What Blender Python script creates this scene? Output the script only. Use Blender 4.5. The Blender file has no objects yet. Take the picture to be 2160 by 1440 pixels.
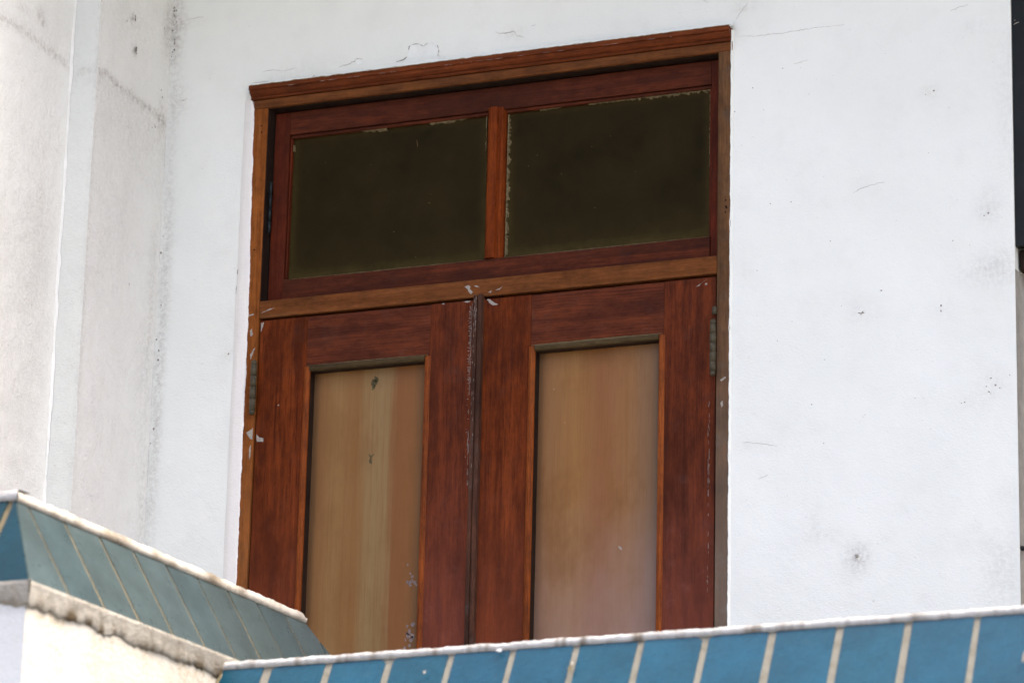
import bpy, bmesh, math, random
from mathutils import Vector, Matrix, noise as mn

random.seed(7)
scn = bpy.context.scene
COL = scn.collection

# ------------------------------------------------------------------ camera
cam = bpy.data.cameras.new('camera')
cam_ob = bpy.data.objects.new('camera', cam)
COL.objects.link(cam_ob)
def cam_axes(yaw, pitch, roll):
    f = Vector((math.sin(yaw)*math.cos(pitch), math.cos(yaw)*math.cos(pitch), math.sin(pitch)))
    r = Vector((math.cos(yaw), -math.sin(yaw), 0)); u = r.cross(f)
    c, s = math.cos(roll), math.sin(roll)
    return c*r + s*u, -s*r + c*u, f
_r, _u, _f = cam_axes(-0.40696, 0.27481, 0.02436)
m = Matrix((( _r.x, _u.x, -_f.x, 4.526), (_r.y, _u.y, -_f.y, -8.533), (_r.z, _u.z, -_f.z, 1.65), (0, 0, 0, 1)))
cam_ob.matrix_world = m
cam.sensor_width = 36; cam.lens = 120.5
cam.clip_start = 0.1; cam.clip_end = 500
cam.dof.use_dof = True; cam.dof.focus_distance = 9.5; cam.dof.aperture_fstop = 4.0
scn.camera = cam_ob

# ------------------------------------------------------------------ sky, sun, exposure
SUN_EL, SUN_AZ = math.radians(67), math.radians(12)      # azimuth: from +x, turned this much towards +y (behind the facade)
world = bpy.data.worlds.new('World'); scn.world = world; world.use_nodes = True
wn = world.node_tree.nodes; wl = world.node_tree.links; wn.clear()
sky = wn.new('ShaderNodeTexSky'); sky.sky_type = 'NISHITA'; sky.sun_disc = False
sky.sun_elevation = SUN_EL; sky.sun_rotation = math.pi/2 - SUN_AZ
sky.air_density = 0.7; sky.dust_density = 8.0; sky.ozone_density = 0.0
bg = wn.new('ShaderNodeBackground'); bg.inputs['Strength'].default_value = 0.15
wo = wn.new('ShaderNodeOutputWorld')
wl.new(sky.outputs[0], bg.inputs[0]); wl.new(bg.outputs[0], wo.inputs[0])
sun = bpy.data.lights.new('sun', 'SUN'); sun.energy = 0.5; sun.angle = math.radians(14); sun.color = (1.0, 0.92, 0.80)
sun_ob = bpy.data.objects.new('sun', sun); COL.objects.link(sun_ob)
sd = Vector((math.cos(SUN_EL)*math.cos(SUN_AZ), math.cos(SUN_EL)*math.sin(SUN_AZ), math.sin(SUN_EL)))
sun_ob.location = (20, 0, 20); sun_ob.rotation_euler = sd.to_track_quat('Z', 'Y').to_euler()
scn.view_settings.view_transform = 'Standard'; scn.view_settings.look = 'None'
scn.view_settings.exposure = 2.24; scn.view_settings.gamma = 1; scn.view_settings.use_curve_mapping = False

# ------------------------------------------------------------------ node helpers
class NT:
    def __init__(s, name):
        s.m = bpy.data.materials.new(name); s.m.use_nodes = True
        s.n = s.m.node_tree.nodes; s.l = s.m.node_tree.links; s.n.clear()
        s.out = s.n.new('ShaderNodeOutputMaterial'); s.b = s.n.new('ShaderNodeBsdfPrincipled')
        s.l.new(s.b.outputs[0], s.out.inputs[0])
        s.tc = s.n.new('ShaderNodeTexCoord'); s.obj = s.tc.outputs['Object']
    def link(s, a, b): s.l.new(a, b)
    def mapping(s, scale, vec=None, rnd=0.0, rot=(0, 0, 0)):
        mp = s.n.new('ShaderNodeMapping'); mp.inputs['Scale'].default_value = scale; mp.inputs['Rotation'].default_value = rot
        v = vec or s.obj
        if rnd:
            oi = s.n.new('ShaderNodeObjectInfo'); cb = s.n.new('ShaderNodeCombineXYZ')
            mu = s.math('MULTIPLY', oi.outputs['Random'], rnd)
            for i in range(3): s.link(mu, cb.inputs[i])
            ad = s.n.new('ShaderNodeVectorMath'); ad.operation = 'ADD'
            s.link(v, ad.inputs[0]); s.link(cb.outputs[0], ad.inputs[1]); v = ad.outputs[0]
        s.link(v, mp.inputs['Vector']); return mp.outputs[0]
    def noise(s, scale, detail=4, rough=.55, vec=None, dist=0.0):
        t = s.n.new('ShaderNodeTexNoise'); t.inputs['Scale'].default_value = scale
        t.inputs['Detail'].default_value = detail; t.inputs['Roughness'].default_value = rough
        t.inputs['Distortion'].default_value = dist
        s.link(vec or s.obj, t.inputs['Vector']); return t.outputs['Fac']
    def math(s, op, a, b=0.0, clamp=False):
        t = s.n.new('ShaderNodeMath'); t.operation = op; t.use_clamp = clamp
        for i, v in enumerate((a, b)):
            if isinstance(v, (int, float)): t.inputs[i].default_value = v
            else: s.link(v, t.inputs[i])
        return t.outputs[0]
    def ramp(s, fac, stops, interp='LINEAR'):
        t = s.n.new('ShaderNodeValToRGB'); t.color_ramp.interpolation = interp
        e = t.color_ramp.elements
        while len(e) < len(stops): e.new(0.5)
        for i, (p, c) in enumerate(stops):
            e[i].position = p; e[i].color = (*c, 1) if len(c) == 3 else c
        s.link(fac, t.inputs[0]); return t.outputs[0]
    def smooth(s, fac, a, b):
        t = s.n.new('ShaderNodeMapRange'); t.interpolation_type = 'SMOOTHSTEP'
        t.inputs['From Min'].default_value = a; t.inputs['From Max'].default_value = b
        s.link(fac, t.inputs['Value']); return t.outputs[0]
    def mix(s, fac, a, b, mode='MIX'):
        t = s.n.new('ShaderNodeMix'); t.data_type = 'RGBA'; t.blend_type = mode
        for sock, v in ((t.inputs[0], fac), (t.inputs[6], a), (t.inputs[7], b)):
            if isinstance(v, (int, float)): sock.default_value = v
            elif isinstance(v, tuple): sock.default_value = (*v, 1) if len(v) == 3 else v
            else: s.link(v, sock)
        return t.outputs[2]
    def attr(s, name):
        t = s.n.new('ShaderNodeAttribute'); t.attribute_name = name
        sp = s.n.new('ShaderNodeSeparateColor'); s.link(t.outputs['Color'], sp.inputs[0]); return sp.outputs
    def bump(s, h, dist, strength=1.0, normal=None):
        t = s.n.new('ShaderNodeBump'); t.inputs['Distance'].default_value = dist; t.inputs['Strength'].default_value = strength
        s.link(h, t.inputs['Height'])
        if normal: s.link(normal, t.inputs['Normal'])
        return t.outputs[0]
    def done(s, color, rough=.8, spec=.3, normal=None, metallic=0.0):
        for k, v in (('Base Color', color), ('Roughness', rough), ('Specular IOR Level', spec), ('Metallic', metallic)):
            if isinstance(v, (int, float)): s.b.inputs[k].default_value = v
            elif isinstance(v, tuple): s.b.inputs[k].default_value = (*v, 1)
            else: s.link(v, s.b.inputs[k])
        if normal: s.link(normal, s.b.inputs['Normal'])
        return s.m

def plaster(name, c0, c1, dirt=(.20, .17, .13), stain=(.42, .40, .37), bump=.0016, scale=150):
    t = NT(name)
    big = t.noise(1.4, 5, .6); mid = t.noise(9, 5, .6)
    col = t.mix(t.smooth(big, .3, .7), c0, c1)
    col = t.mix(t.math('MULTIPLY', t.smooth(mid, .48, .8), .10), col, stain)
    a = t.attr('wear')
    st = t.math('MULTIPLY', a[0], t.math('ADD', t.math('MULTIPLY', t.smooth(t.noise(70, 5, .75), .36, .66), 1.25), .22), True)
    col = t.mix(st, col, stain)
    speck = t.smooth(t.noise(230, 3, .6, vec=t.mapping((1, 1, 1.6))), .56, .68)
    clump = t.smooth(t.noise(16, 4, .65), .38, .68)
    sp = t.math('MULTIPLY', t.math('MULTIPLY', speck, clump), a[1], True)
    col = t.mix(sp, col, dirt)
    h = t.math('ADD', t.noise(scale, 3, .55, vec=t.mapping((1, 1, 1.3), rot=(0, .5, 0))), t.math('MULTIPLY', t.noise(28, 4, .6), 1.6))
    pit = t.math('MULTIPLY', sp, -1.0)
    return t.done(col, .85, .25, t.bump(t.math('ADD', h, pit), bump, .6))

def wood(name, dark, mid, light, axis='z', rough=.5, spec=.35, figure=0.0, patch=.6, grime=(.03, .022, .018), grime_amt=.35, wear_col=None, weather=None):
    t = NT(name)
    L = {'z': (1, 1, .045), 'x': (.045, 1, 1)}[axis]
    sc = lambda k: tuple(v*k for v in L)
    if figure:
        wv = t.n.new('ShaderNodeTexWave'); wv.wave_type = 'RINGS'; wv.rings_direction = 'Y'
        wv.inputs['Scale'].default_value = 26; wv.inputs['Distortion'].default_value = 7; wv.inputs['Detail'].default_value = 4
        wv.inputs['Detail Scale'].default_value = 1.2
        rr = {'x': (.16, 1, 1.3), 'z': (1.3, 1, .16)}[axis]
        t.link(t.mapping(rr, rnd=3.0), wv.inputs['Vector']); fig = wv.outputs['Fac']
    g = t.noise(1, 7, .68, vec=t.mapping(sc(42), rnd=9.0), dist=.5)
    fib = t.noise(1, 3, .6, vec=t.mapping(sc(300), rnd=9.0))
    if figure: g = t.math('ADD', t.math('MULTIPLY', g, 1-figure*.5), t.math('MULTIPLY', fig, figure*.5))
    col = t.ramp(g, [(.30, dark), (.5, mid), (.72, light)])
    col = t.mix(t.math('MULTIPLY', t.smooth(fib, .48, .72), .75), col, dark, 'MIX')
    pores = t.noise(1, 2, .5, vec=t.mapping(tuple(v*k for v, k in zip({'z': (1, 1, .06), 'x': (.06, 1, 1)}[axis], (620, 620, 620))), rnd=2.0))
    col = t.mix(t.math('MULTIPLY', t.smooth(pores, .55, .75), .55), col, light)
    big = t.noise(1, 4, .6, vec=t.mapping(tuple(v*11 for v in {'z': (1, 1, .28), 'x': (.28, 1, 1)}[axis]), rnd=9.0))
    col = t.mix(t.math('MULTIPLY', t.smooth(big, .42, .68), patch), col, dark)
    mot = t.noise(34, 6, .75, vec=t.mapping({'z': (1, 1, .45), 'x': (.45, 1, 1)}[axis], rnd=6.0))
    col = t.mix(1.0, col, t.ramp(mot, [(.32, (.66, .66, .70)), (.5, (.98, .98, .98)), (.68, (1.30, 1.26, 1.18))]), 'MULTIPLY')
    gr = t.smooth(t.noise(14, 5, .7, vec=t.mapping((1, 1, 1), rnd=4.0)), .52, .78)
    col = t.mix(t.math('MULTIPLY', gr, grime_amt), col, grime)
    if wear_col:
        w = t.smooth(t.noise(1, 5, .7, vec=t.mapping(sc(60), rnd=5.0)), .58, .75)
        col = t.mix(t.math('MULTIPLY', w, .5), col, wear_col)
    if weather:
        sx = t.n.new('ShaderNodeSeparateXYZ'); t.link(t.obj, sx.inputs[0])
        zf = t.math('SUBTRACT', 1.0, t.smooth(t.math('ADD', sx.outputs['Z'], t.math('MULTIPLY', big, .5)), weather[1], weather[2]))
        col = t.mix(t.math('MULTIPLY', zf, t.math('ADD', t.math('MULTIPLY', gr, .35), weather[3])), col, weather[0])
    h = t.math('ADD', fib, t.math('MULTIPLY', g, .8))
    r = t.math('ADD', t.math('MULTIPLY', t.noise(20, 3), .25), rough-.12)
    return t.done(col, r, spec, t.bump(h, .0006, .5))

M = {}
M['plaster'] = plaster('wall_plaster', (.715, .740, .700), (.765, .790, .755))
M['plaster_side'] = plaster('pillar_plaster', (.72, .73, .70), (.76, .77, .74), dirt=(.30, .27, .23), bump=.003, scale=110)  # warm light on the side faces is put into the colour
M['pier_front'] = plaster('shaded_pier_plaster', (.55, .575, .58), (.60, .625, .635))  # cool shade of the street face is put into the colour
M['plaster_strip'] = plaster('shaded_strip_plaster', (.64, .665, .63), (.69, .715, .68))  # darker copy of the wall plaster, shade painted into the front strip
M['plaster_lip'] = plaster('filler_plaster', (.76, .745, .715), (.80, .785, .76))
M['parapet_plaster'] = plaster('parapet_plaster', (.45, .435, .385), (.54, .525, .475), dirt=(.22, .18, .13), stain=(.36, .31, .23), bump=.004, scale=70)  # cream tint carries the warm light on the pier's right-hand side
M['jamb'] = wood('jamb_wood', (.105, .031, .008), (.185, .058, .013), (.26, .085, .020), 'z', .6, 0.040, patch=.3, grime_amt=.2, wear_col=(.23, .10, .035), weather=((.27, .125, .05), 3.6, 4.5, .35))
M['jamb_grey'] = wood('weathered_jamb_wood', (.055, .030, .014), (.115, .055, .024), (.16, .08, .036), 'z', .6, 0.060, patch=.4, grime=(.09, .075, .06), grime_amt=.5, weather=((.165, .135, .11), 3.6, 4.7, .60))
M['head'] = wood('head_wood', (.07, .018, .006), (.125, .032, .010), (.17, .046, .015), 'x', .5, 0.050, patch=.4, grime_amt=.15)
M['bar'] = wood('crossbar_wood', (.075, .025, .008), (.125, .043, .013), (.175, .065, .022), 'x', .6, 0.040, patch=.25, grime_amt=.15, wear_col=(.20, .11, .05))
M['stile'] = wood('stile_wood', (.040, .0085, .0028), (.110, .022, .0048), (.185, .040, .008), 'z', .45, 0.045, patch=.70, grime_amt=.3, weather=((.20, .055, .028), 3.5, 4.3, .45))
M['stile_dark'] = wood('dark_stile_wood', (.036, .009, .004), (.100, .022, .0075), (.155, .034, .010), 'z', .48, 0.050, patch=.6, grime=(.06, .035, .028), grime_amt=.35, weather=((.19, .060, .042), 3.5, 4.3, .45))
M['rail'] = wood('rail_wood', (.040, .010, .005), (.090, .022, .009), (.13, .032, .011), 'x', .5, 0.060, figure=.18, patch=.55, grime=(.075, .045, .035), grime_amt=.3)
M['bead'] = wood('bead_wood', (.09, .020, .004), (.19, .045, .008), (.27, .075, .013), 'z', .4, 0.080, patch=.3, grime_amt=.15)
M['bead_top'] = wood('top_bead_wood', (.032, .022, .010), (.06, .040, .018), (.10, .075, .036), 'x', .6, 0.075, patch=.3, grime=(.13, .11, .06), grime_amt=.5)  # duller, greener copy of the bead wood for the top beads
M['sash'] = wood('sash_wood', (.034, .010, .005), (.062, .016, .0075), (.12, .026, .009), 'x', .5, 0.050, patch=.5, grime_amt=.25)
M['sash_v'] = wood('sash_stile_wood', (.044, .010, .0045), (.075, .014, .006), (.12, .022, .007), 'z', .5, 0.050, patch=.5, grime_amt=.25)
M['mullion'] = wood('mullion_wood', (.075, .014, .003), (.145, .028, .005), (.19, .040, .007), 'z', .5, 0.040, patch=.4, grime_amt=.15)
M['astragal'] = wood('astragal_wood', (.03, .014, .009), (.062, .026, .016), (.10, .042, .024), 'z', .55, 0.075, patch=.5, grime=(.08, .07, .065), grime_amt=.5)
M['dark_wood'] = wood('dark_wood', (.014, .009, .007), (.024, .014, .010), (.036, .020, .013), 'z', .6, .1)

def veneer(name, stops, x0, x1, a, blotch):
    t = NT(name)
    sx = t.n.new('ShaderNodeSeparateXYZ'); t.link(t.obj, sx.inputs[0])
    u = t.math('DIVIDE', t.math('SUBTRACT', sx.outputs['X'], x0), x1-x0)
    wob = t.math('MULTIPLY', t.math('SUBTRACT', t.noise(1, 4, .6, vec=t.mapping((30, 1, 1.2))), .5), .22)
    col = t.ramp(t.math('ADD', u, wob), stops)
    s2 = t.noise(1, 6, .68, vec=t.mapping((60, 1, 1.1)), dist=.5)
    f = t.noise(1, 3, .6, vec=t.mapping((330, 1, 9)))
    col = t.mix(t.math('MULTIPLY', t.smooth(s2, .42, .70), .42), col, a)
    col = t.mix(t.math('MULTIPLY', t.smooth(f, .48, .72), .22), col, tuple(x*.5 for x in a))
    bl = t.noise(4.5, 5, .65, vec=t.mapping((1.3, 1, .7)))
    col = t.mix(t.math('MULTIPLY', t.smooth(bl, .48, .68), blotch), col, tuple(x*.78 for x in a))
    e = t.math('MINIMUM', u, t.math('SUBTRACT', 1.0, u))       # grime gathered in the rebate along both sides
    gr = t.math('SUBTRACT', 1.0, t.smooth(t.math('ADD', e, t.math('MULTIPLY', wob, .25)), .0, .075))
    col = t.mix(t.math('MULTIPLY', gr, .6), col, (.07, .048, .03))
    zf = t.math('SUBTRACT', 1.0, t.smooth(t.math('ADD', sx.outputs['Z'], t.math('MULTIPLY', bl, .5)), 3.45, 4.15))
    if blotch > .4: col = t.mix(t.math('MULTIPLY', zf, t.math('ADD', t.math('MULTIPLY', u, .35), .35)), col, (.30, .222, .215))  # pale violet sky reflection painted over the lower part, right panel only
    return t.done(col, .34, .10, t.bump(f, .0003, .4))
M['panel_left'] = veneer('left_panel_veneer', [(0, (.20, .095, .033)), (.22, (.225, .128, .050)), (.38, (.20, .100, .034)), (.50, (.222, .142, .062)), (.66, (.222, .144, .066)), (.73, (.185, .078, .028)), (.88, (.205, .090, .031)), (1, (.14, .080, .038))], .217, .580, (.18, .078, .022), .3)
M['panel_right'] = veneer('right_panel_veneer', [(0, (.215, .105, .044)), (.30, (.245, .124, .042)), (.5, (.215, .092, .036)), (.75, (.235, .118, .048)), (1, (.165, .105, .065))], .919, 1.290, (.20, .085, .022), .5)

def simple(name, c, rough=.6, spec=.3, var=0.0, scale=20, bump=0.0, metallic=0.0):
    t = NT(name)
    if var:
        n = t.noise(scale, 5, .65, vec=t.mapping((1, 1, 1), rnd=5.0))
        col = t.ramp(n, [(.3, tuple(x*(1-var) for x in c)), (.7, tuple(min(1, x*(1+var)) for x in c))])
    else: n = None; col = c
    return t.done(col, rough, spec, t.bump(n, bump) if (n and bump) else None, metallic)

def glass_mat():
    t = NT('painted_glass')
    n = t.noise(6, 5, .65); f = t.noise(60, 4, .7)
    col = t.ramp(n, [(.3, (.012, .0085, .0025)), (.7, (.022, .015, .0045))])
    col = t.mix(t.math('MULTIPLY', t.smooth(f, .62, .8), .25), col, (.05, .035, .015))
    a = t.attr('wear')
    e = t.math('MULTIPLY', a[0], t.noise(30, 4, .7), True)
    col = t.mix(e, col, (.085, .062, .018))
    return t.done(col, .55, .04, t.bump(n, .0005))
M['glass'] = glass_mat()
M['putty'] = simple('dried_putty', (.125, .098, .052), .9, .1, .6, 130, .001)
M['paint'] = simple('splashed_paint', (.28, .255, .225), .8, .2, .45, 260)
M['scrape_glint'] = simple('scraped_paint_and_glint', (.22, .17, .145), .8, .2, .4, 200)
M['crack'] = simple('crack_shadow', (.15, .14, .125), .95, .05, .35, 90)
M['hairline'] = simple('hairline_crack', (.40, .40, .38), .95, .05, .4, 60)
M['dirtdot'] = simple('dirt_speck', (.20, .18, .155), .95, .05, .4, 90)
M['flake'] = simple('lifted_paint', (.735, .765, .74), .85, .2, .05, 30, .002)
M['black_gap'] = simple('unlit_room', (.02, .018, .016), .9, .05)
M['hinge'] = simple('tarnished_brass', (.062, .052, .032), .6, .25, .35, 60, .0008, .15)
M['hinge_black'] = simple('blackened_iron', (.012, .016, .018), .5, .45, .3, 60, .0005, .5)
M['nail'] = simple('nail_head', (.35, .34, .30), .4, .5, .2, 200, 0, .6)
M['shutter_dark'] = simple('black_shutter', (.008, .010, .0105), .6, .2, .3, 9)
M['concrete'] = simple('concrete', (.62, .60, .56), .9, .2, .15, 6, .003)
M['asphalt'] = simple('asphalt', (.16, .155, .145), .9, .2, .2, 12, .003)

def tile_mat(name, c, rough):
    t = NT(name)
    oi = t.n.new('ShaderNodeObjectInfo')
    n = t.noise(7, 4, .6, vec=t.mapping((1, 1, 1), rnd=7.0))
    d = tuple(x*.78 for x in c); l = tuple(x*1.22 for x in c)
    col = t.ramp(n, [(.3, d), (.7, l)])
    tint = t.ramp(oi.outputs['Random'], [(0, (.85, .90, .92)), (.5, (1, 1, 1)), (1, (1.0, 1.0, .95))])
    col = t.mix(1.0, col, tint, 'MULTIPLY')
    dirt = t.smooth(t.noise(16, 5, .75, vec=t.mapping((1, 1, .6), rnd=3.0)), .55, .85)
    col = t.mix(t.math('MULTIPLY', dirt, .14), col, (.10, .13, .13))
    fm_ = t.noise(90, 4, .7, vec=t.mapping((1, 1, 1), rnd=5.0))
    col = t.mix(1.0, col, t.ramp(fm_, [(.3, (.88, .86, .86)), (.7, (1.14, 1.12, 1.10))]), 'MULTIPLY')
    r = t.math('ADD', t.math('MULTIPLY', t.noise(25, 3), .25), rough-.14)
    return t.done(col, r, .30, t.bump(t.math('ADD', t.noise(9, 2), t.math('MULTIPLY', fm_, .12)), .0025, .6))
M['tile'] = tile_mat('blue_glazed_tile', (.005, .050, .086), .30)
M['tile_side'] = tile_mat('sheen_teal_tile', (.043, .065, .070), .32)  # pale grey reflection on the right-hand face is put into the tile colour
M['tile_teal'] = tile_mat('dark_teal_glazed_tile', (.001, .024, .034), .30)

def mortar(name, c, d, amt=.5, bump=.004):
    t = NT(name)
    n = t.noise(26, 6, .7); b = t.noise(7, 4, .6)
    col = t.mix(t.math('MULTIPLY', t.smooth(n, .45, .72), amt), c, d)
    a = t.attr('wear')
    col = t.mix(t.math('MULTIPLY', a[0], t.math('ADD', t.noise(60, 4, .7), .35), True), col, (.10, .075, .045))
    col = t.mix(t.math('MULTIPLY', t.smooth(b, .5, .7), amt*.5), col, d)
    return t.done(col, .92, .15, t.bump(t.noise(90, 5, .7), bump, .8))
M['grout'] = mortar('tile_grout', (.185, .178, .148), (.11, .10, .07), .6, .003)
M['grout_side'] = mortar('ochre_tile_grout', (.15, .125, .078), (.07, .06, .035), .8, .002)
M['mortar_white'] = mortar('whitewashed_mortar', (.44, .445, .44), (.24, .23, .205), .75, .006)
M['mortar_warm_lit'] = mortar('dirty_warm_lit_mortar', (.50, .47, .41), (.26, .22, .16), .75, .006)  # white mortar tinted as if lit warm, with real dirt on it
M['mortar_grey'] = mortar('rough_grey_mortar', (.34, .325, .285), (.18, .155, .12), .7, .009)
M['moss'] = mortar('mossy_mortar', (.17, .145, .09), (.07, .06, .03), .8, .006)

# ------------------------------------------------------------------ object helpers
def tag(o, label=None, cat=None, group=None, kind=None):
    if label: o['label'] = label
    if cat: o['category'] = cat
    if group: o['group'] = group
    if kind: o['kind'] = kind
    return o
def empty(name, loc, label, cat, group=None):
    o = bpy.data.objects.new(name, None); COL.objects.link(o); o.location = loc
    o.empty_display_size = .1
    return tag(o, label, cat, group, 'thing')
def mesh_ob(name, mesh, parent=None, wc=True):
    """wc: the mesh is in world coordinates (parent is unrotated), so cancel the parent's location"""
    o = bpy.data.objects.new(name, mesh); COL.objects.link(o)
    if parent is not None:
        o.parent = parent
        if wc:
            root = Vector((0, 0, 0)); p = parent
            if p.parent is None: root = p.location
            else: root = Vector((0, 0, 0))
            o.location = -Vector(root)
    return o
def from_bm(name, bm, mat, parent=None, smooth=False, wc=True):
    me = bpy.data.meshes.new(name); bm.normal_update(); bm.to_mesh(me); bm.free()
    me.materials.append(M[mat] if isinstance(mat, str) else mat)
    if smooth:
        for p in me.polygons: p.use_smooth = True
    return mesh_ob(name, me, parent, wc)
def from_py(name, v, f, mat, parent=None, smooth=False, wc=True, wear=None):
    me = bpy.data.meshes.new(name); me.from_pydata(v, [], f); me.validate()
    if wear is not None:
        a = me.color_attributes.new('wear', 'FLOAT_COLOR', 'POINT')
        for i, w in enumerate(wear): a.data[i].color = (w[0], w[1], w[2], 1)
    me.materials.append(M[mat] if isinstance(mat, str) else mat)
    if smooth:
        for p in me.polygons: p.use_smooth = True
    return mesh_ob(name, me, parent, wc)
def bm_box(bm, x0, x1, y0, y1, z0, z1, bev=.002, seg=2):
    r = bmesh.ops.create_cube(bm, size=1)
    for v in r['verts']:
        v.co = Vector(((x0+x1)/2 + v.co.x*(x1-x0), (y0+y1)/2 + v.co.y*(y1-y0), (z0+z1)/2 + v.co.z*(z1-z0)))
    if bev:
        ed = list({e for v in r['verts'] for e in v.link_edges})
        bmesh.ops.bevel(bm, geom=ed, offset=bev, segments=seg, profile=.5, affect='EDGES')
def box(name, x0, x1, y0, y1, z0, z1, mat, parent=None, bev=.002, wc=True):
    bm = bmesh.new(); bm_box(bm, x0, x1, y0, y1, z0, z1, bev)
    return from_bm(name, bm, mat, parent, wc=wc)
def extrude_profile(name, prof, a0, a1, axis, mat, parent=None, smooth=False, wc=True, m0=0.0, m1=0.0, steps=1, wob=0.0):
    """prof: closed list of (p, q). axis 'x': p=y,q=z ; axis 'z': p=x,q=y ; axis 'y': p=x,q=z. m0/m1 mitre: shift of the ends per unit of last-coordinate depth"""
    v = []; f = []; n = len(prof)
    for i in range(steps+1):
        t = i/steps
        for p, q in prof:
            a = a0 + (a1-a0)*t
            dx = wob*mn.noise(Vector((a*3, 1.3, .2))) if wob else 0
            if axis == 'x': v.append((a, p, q+dx))
            elif axis == 'z': v.append((p+dx, q, a))
            else: v.append((p, a, q))
    for i in range(steps):
        for k in range(n):
            f.append((i*n+k, i*n+(k+1) % n, (i+1)*n+(k+1) % n, (i+1)*n+k))
    f.append(tuple(range(n-1, -1, -1))); f.append(tuple(steps*n+k for k in range(n)))
    bm = bmesh.new(); bv = [bm.verts.new(c) for c in v]
    for q in f:
        try: bm.faces.new([bv[i] for i in q])
        except ValueError: pass
    bmesh.ops.recalc_face_normals(bm, faces=bm.faces)
    return from_bm(name, bm, mat, parent, smooth, wc)

def ribbon(bm, pts, w, y, th=.0005, fn=None):
    """thin tapered strip along 2-D points, fn maps (a, b, y) to 3-D"""
    fn = fn or (lambda a, b, yy: (a, yy, b))
    n = len(pts); L = []
    for i, p in enumerate(pts):
        p = Vector(p); q0 = Vector(pts[max(i-1, 0)]); q1 = Vector(pts[min(i+1, n-1)])
        d = (q1-q0).normalized(); nn = Vector((-d.y, d.x))
        t = i/(n-1); ww = w*(.25 + .75*math.sin(math.pi*min(max(t, .0), 1.)))*random.uniform(.6, 1.25)/2
        L.append((p+nn*ww, p-nn*ww))
    vs = [(bm.verts.new(fn(a.x, a.y, y)), bm.verts.new(fn(b.x, b.y, y))) for a, b in L]
    vb = [(bm.verts.new(fn(a.x, a.y, y+th)), bm.verts.new(fn(b.x, b.y, y+th))) for a, b in L]
    for i in range(n-1):
        bm.faces.new((vs[i][0], vs[i][1], vs[i+1][1], vs[i+1][0]))
        bm.faces.new((vs[i][0], vs[i+1][0], vb[i+1][0], vb[i][0]))
        bm.faces.new((vs[i][1], vb[i][1], vb[i+1][1], vs[i+1][1]))
def resample(pts, step=.006, jit=.0015):
    out = []
    for a, b in zip(pts[:-1], pts[1:]):
        d = math.dist(a, b); k = max(1, int(d/step))
        for i in range(k):
            t = i/k
            j = jit if (out and True) else 0
            out.append((a[0]+(b[0]-a[0])*t + random.uniform(-j, j), a[1]+(b[1]-a[1])*t + random.uniform(-j, j)))
    out.append(pts[-1]); return out
def blob(bm, cx, cz, r, y, th=.0006, fn=None, sq=1.0):
    fn = fn or (lambda a, b, yy: (a, yy, b))
    k = 9; ph = random.uniform(0, 6.3)
    ring = []
    for i in range(k):
        a = 2*math.pi*i/k; rr = r*random.uniform(.55, 1.3)
        ring.append((cx+rr*math.cos(a+ph), cz+rr*sq*math.sin(a+ph)))
    v = [bm.verts.new(fn(p[0], p[1], y)) for p in ring]
    b = [bm.verts.new(fn(cx+(p[0]-cx)*1.12, cz+(p[1]-cz)*1.12, y+th)) for p in ring]
    bm.faces.new(v)
    for i in range(k): bm.faces.new((v[i], v[(i+1) % k], b[(i+1) % k], b[i]))
def poly_patch(bm, pts, y, th=.0008):
    pts = resample(pts + [pts[0]], .004, .0006)[:-1]
    v = [bm.verts.new((p[0], y, p[1])) for p in pts]
    b = [bm.verts.new((p[0], y+th, p[1])) for p in pts]
    n = len(pts)
    bm.faces.new(v)
    for i in range(n): bm.faces.new((v[i], v[(i+1) % n], b[(i+1) % n], b[i]))

# ------------------------------------------------------------------ setting: ground, slab
def sheet(name, x0, x1, y0, y1, z, mat):
    o = from_py(name, [(x0, y0, z), (x1, y0, z), (x1, y1, z), (x0, y1, z)], [(0, 1, 2, 3)], mat)
    return tag(o, kind='structure')
sheet('ground', -150, 150, -150, 150, 0.0, 'asphalt')
o = box('balcony_floor', .0, 6.6, -1.70, -.002, 1.90, 2.05, 'concrete', bev=.004); tag(o, kind='structure')

# ------------------------------------------------------------------ house
house = empty('house', (0, 0, 0), 'white plastered house front with cracked paint behind the brown balcony door', 'house')

BLOBS = [(1.874, 4.258, 0.043, 0.036, 0.12), (2.095, 4.252, 0.036, 0.036, 0.08), (2.233, 4.028, 0.043, 0.051, 0.16), (2.158, 3.987, 0.036, 0.026, 0.1), (1.859, 3.586, 0.034, 0.036, 0.55), (1.763, 3.65, 0.051, 0.024, 0.16), (1.737, 3.691, 0.02, 0.036, 0.14), (2.224, 4.519, 0.030, 0.043, 0.25), (2.215, 4.347, 0.075, 0.040, 0.2), (2.273, 4.354, 0.068, 0.060, 0.16), (2.069, 4.868, 0.032, 0.029, 0.15), (2.192, 5.045, 0.036, 0.029, 0.12), (-0.055, 4.312, 0.029, 0.029, 0.16), (0.825, 5.196, 0.043, 0.022, 0.2), (1.528, 5.187, 0.036, 0.022, 0.22), (0.123, 5.153, 0.087, 0.032, 0.14), (0.539, 5.176, 0.072, 0.036, 0.08), (2.294, 4.834, 0.058, 0.29, 0.12), (2.248, 3.531, 0.058, 0.101, 0.22), (1.546, 4.412, 0.029, 0.058, 0.1), (-0.287, 5.355, 0.032, 0.13, 0.5), (-0.265, 5.117, 0.036, 0.058, 0.25), (-0.276, 4.603, 0.017, 0.435, 0.3), (-0.279, 4.11, 0.017, 0.362, 0.3), (2.27, 3.732, 0.036, 0.026, 0.12), (1.555, 3.914, 0.058, 0.022, 0.1), (-0.255, 5.366, 0.087, 0.017, 0.15), (0.246, 5.182, 0.087, 0.022, 0.06)]
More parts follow.
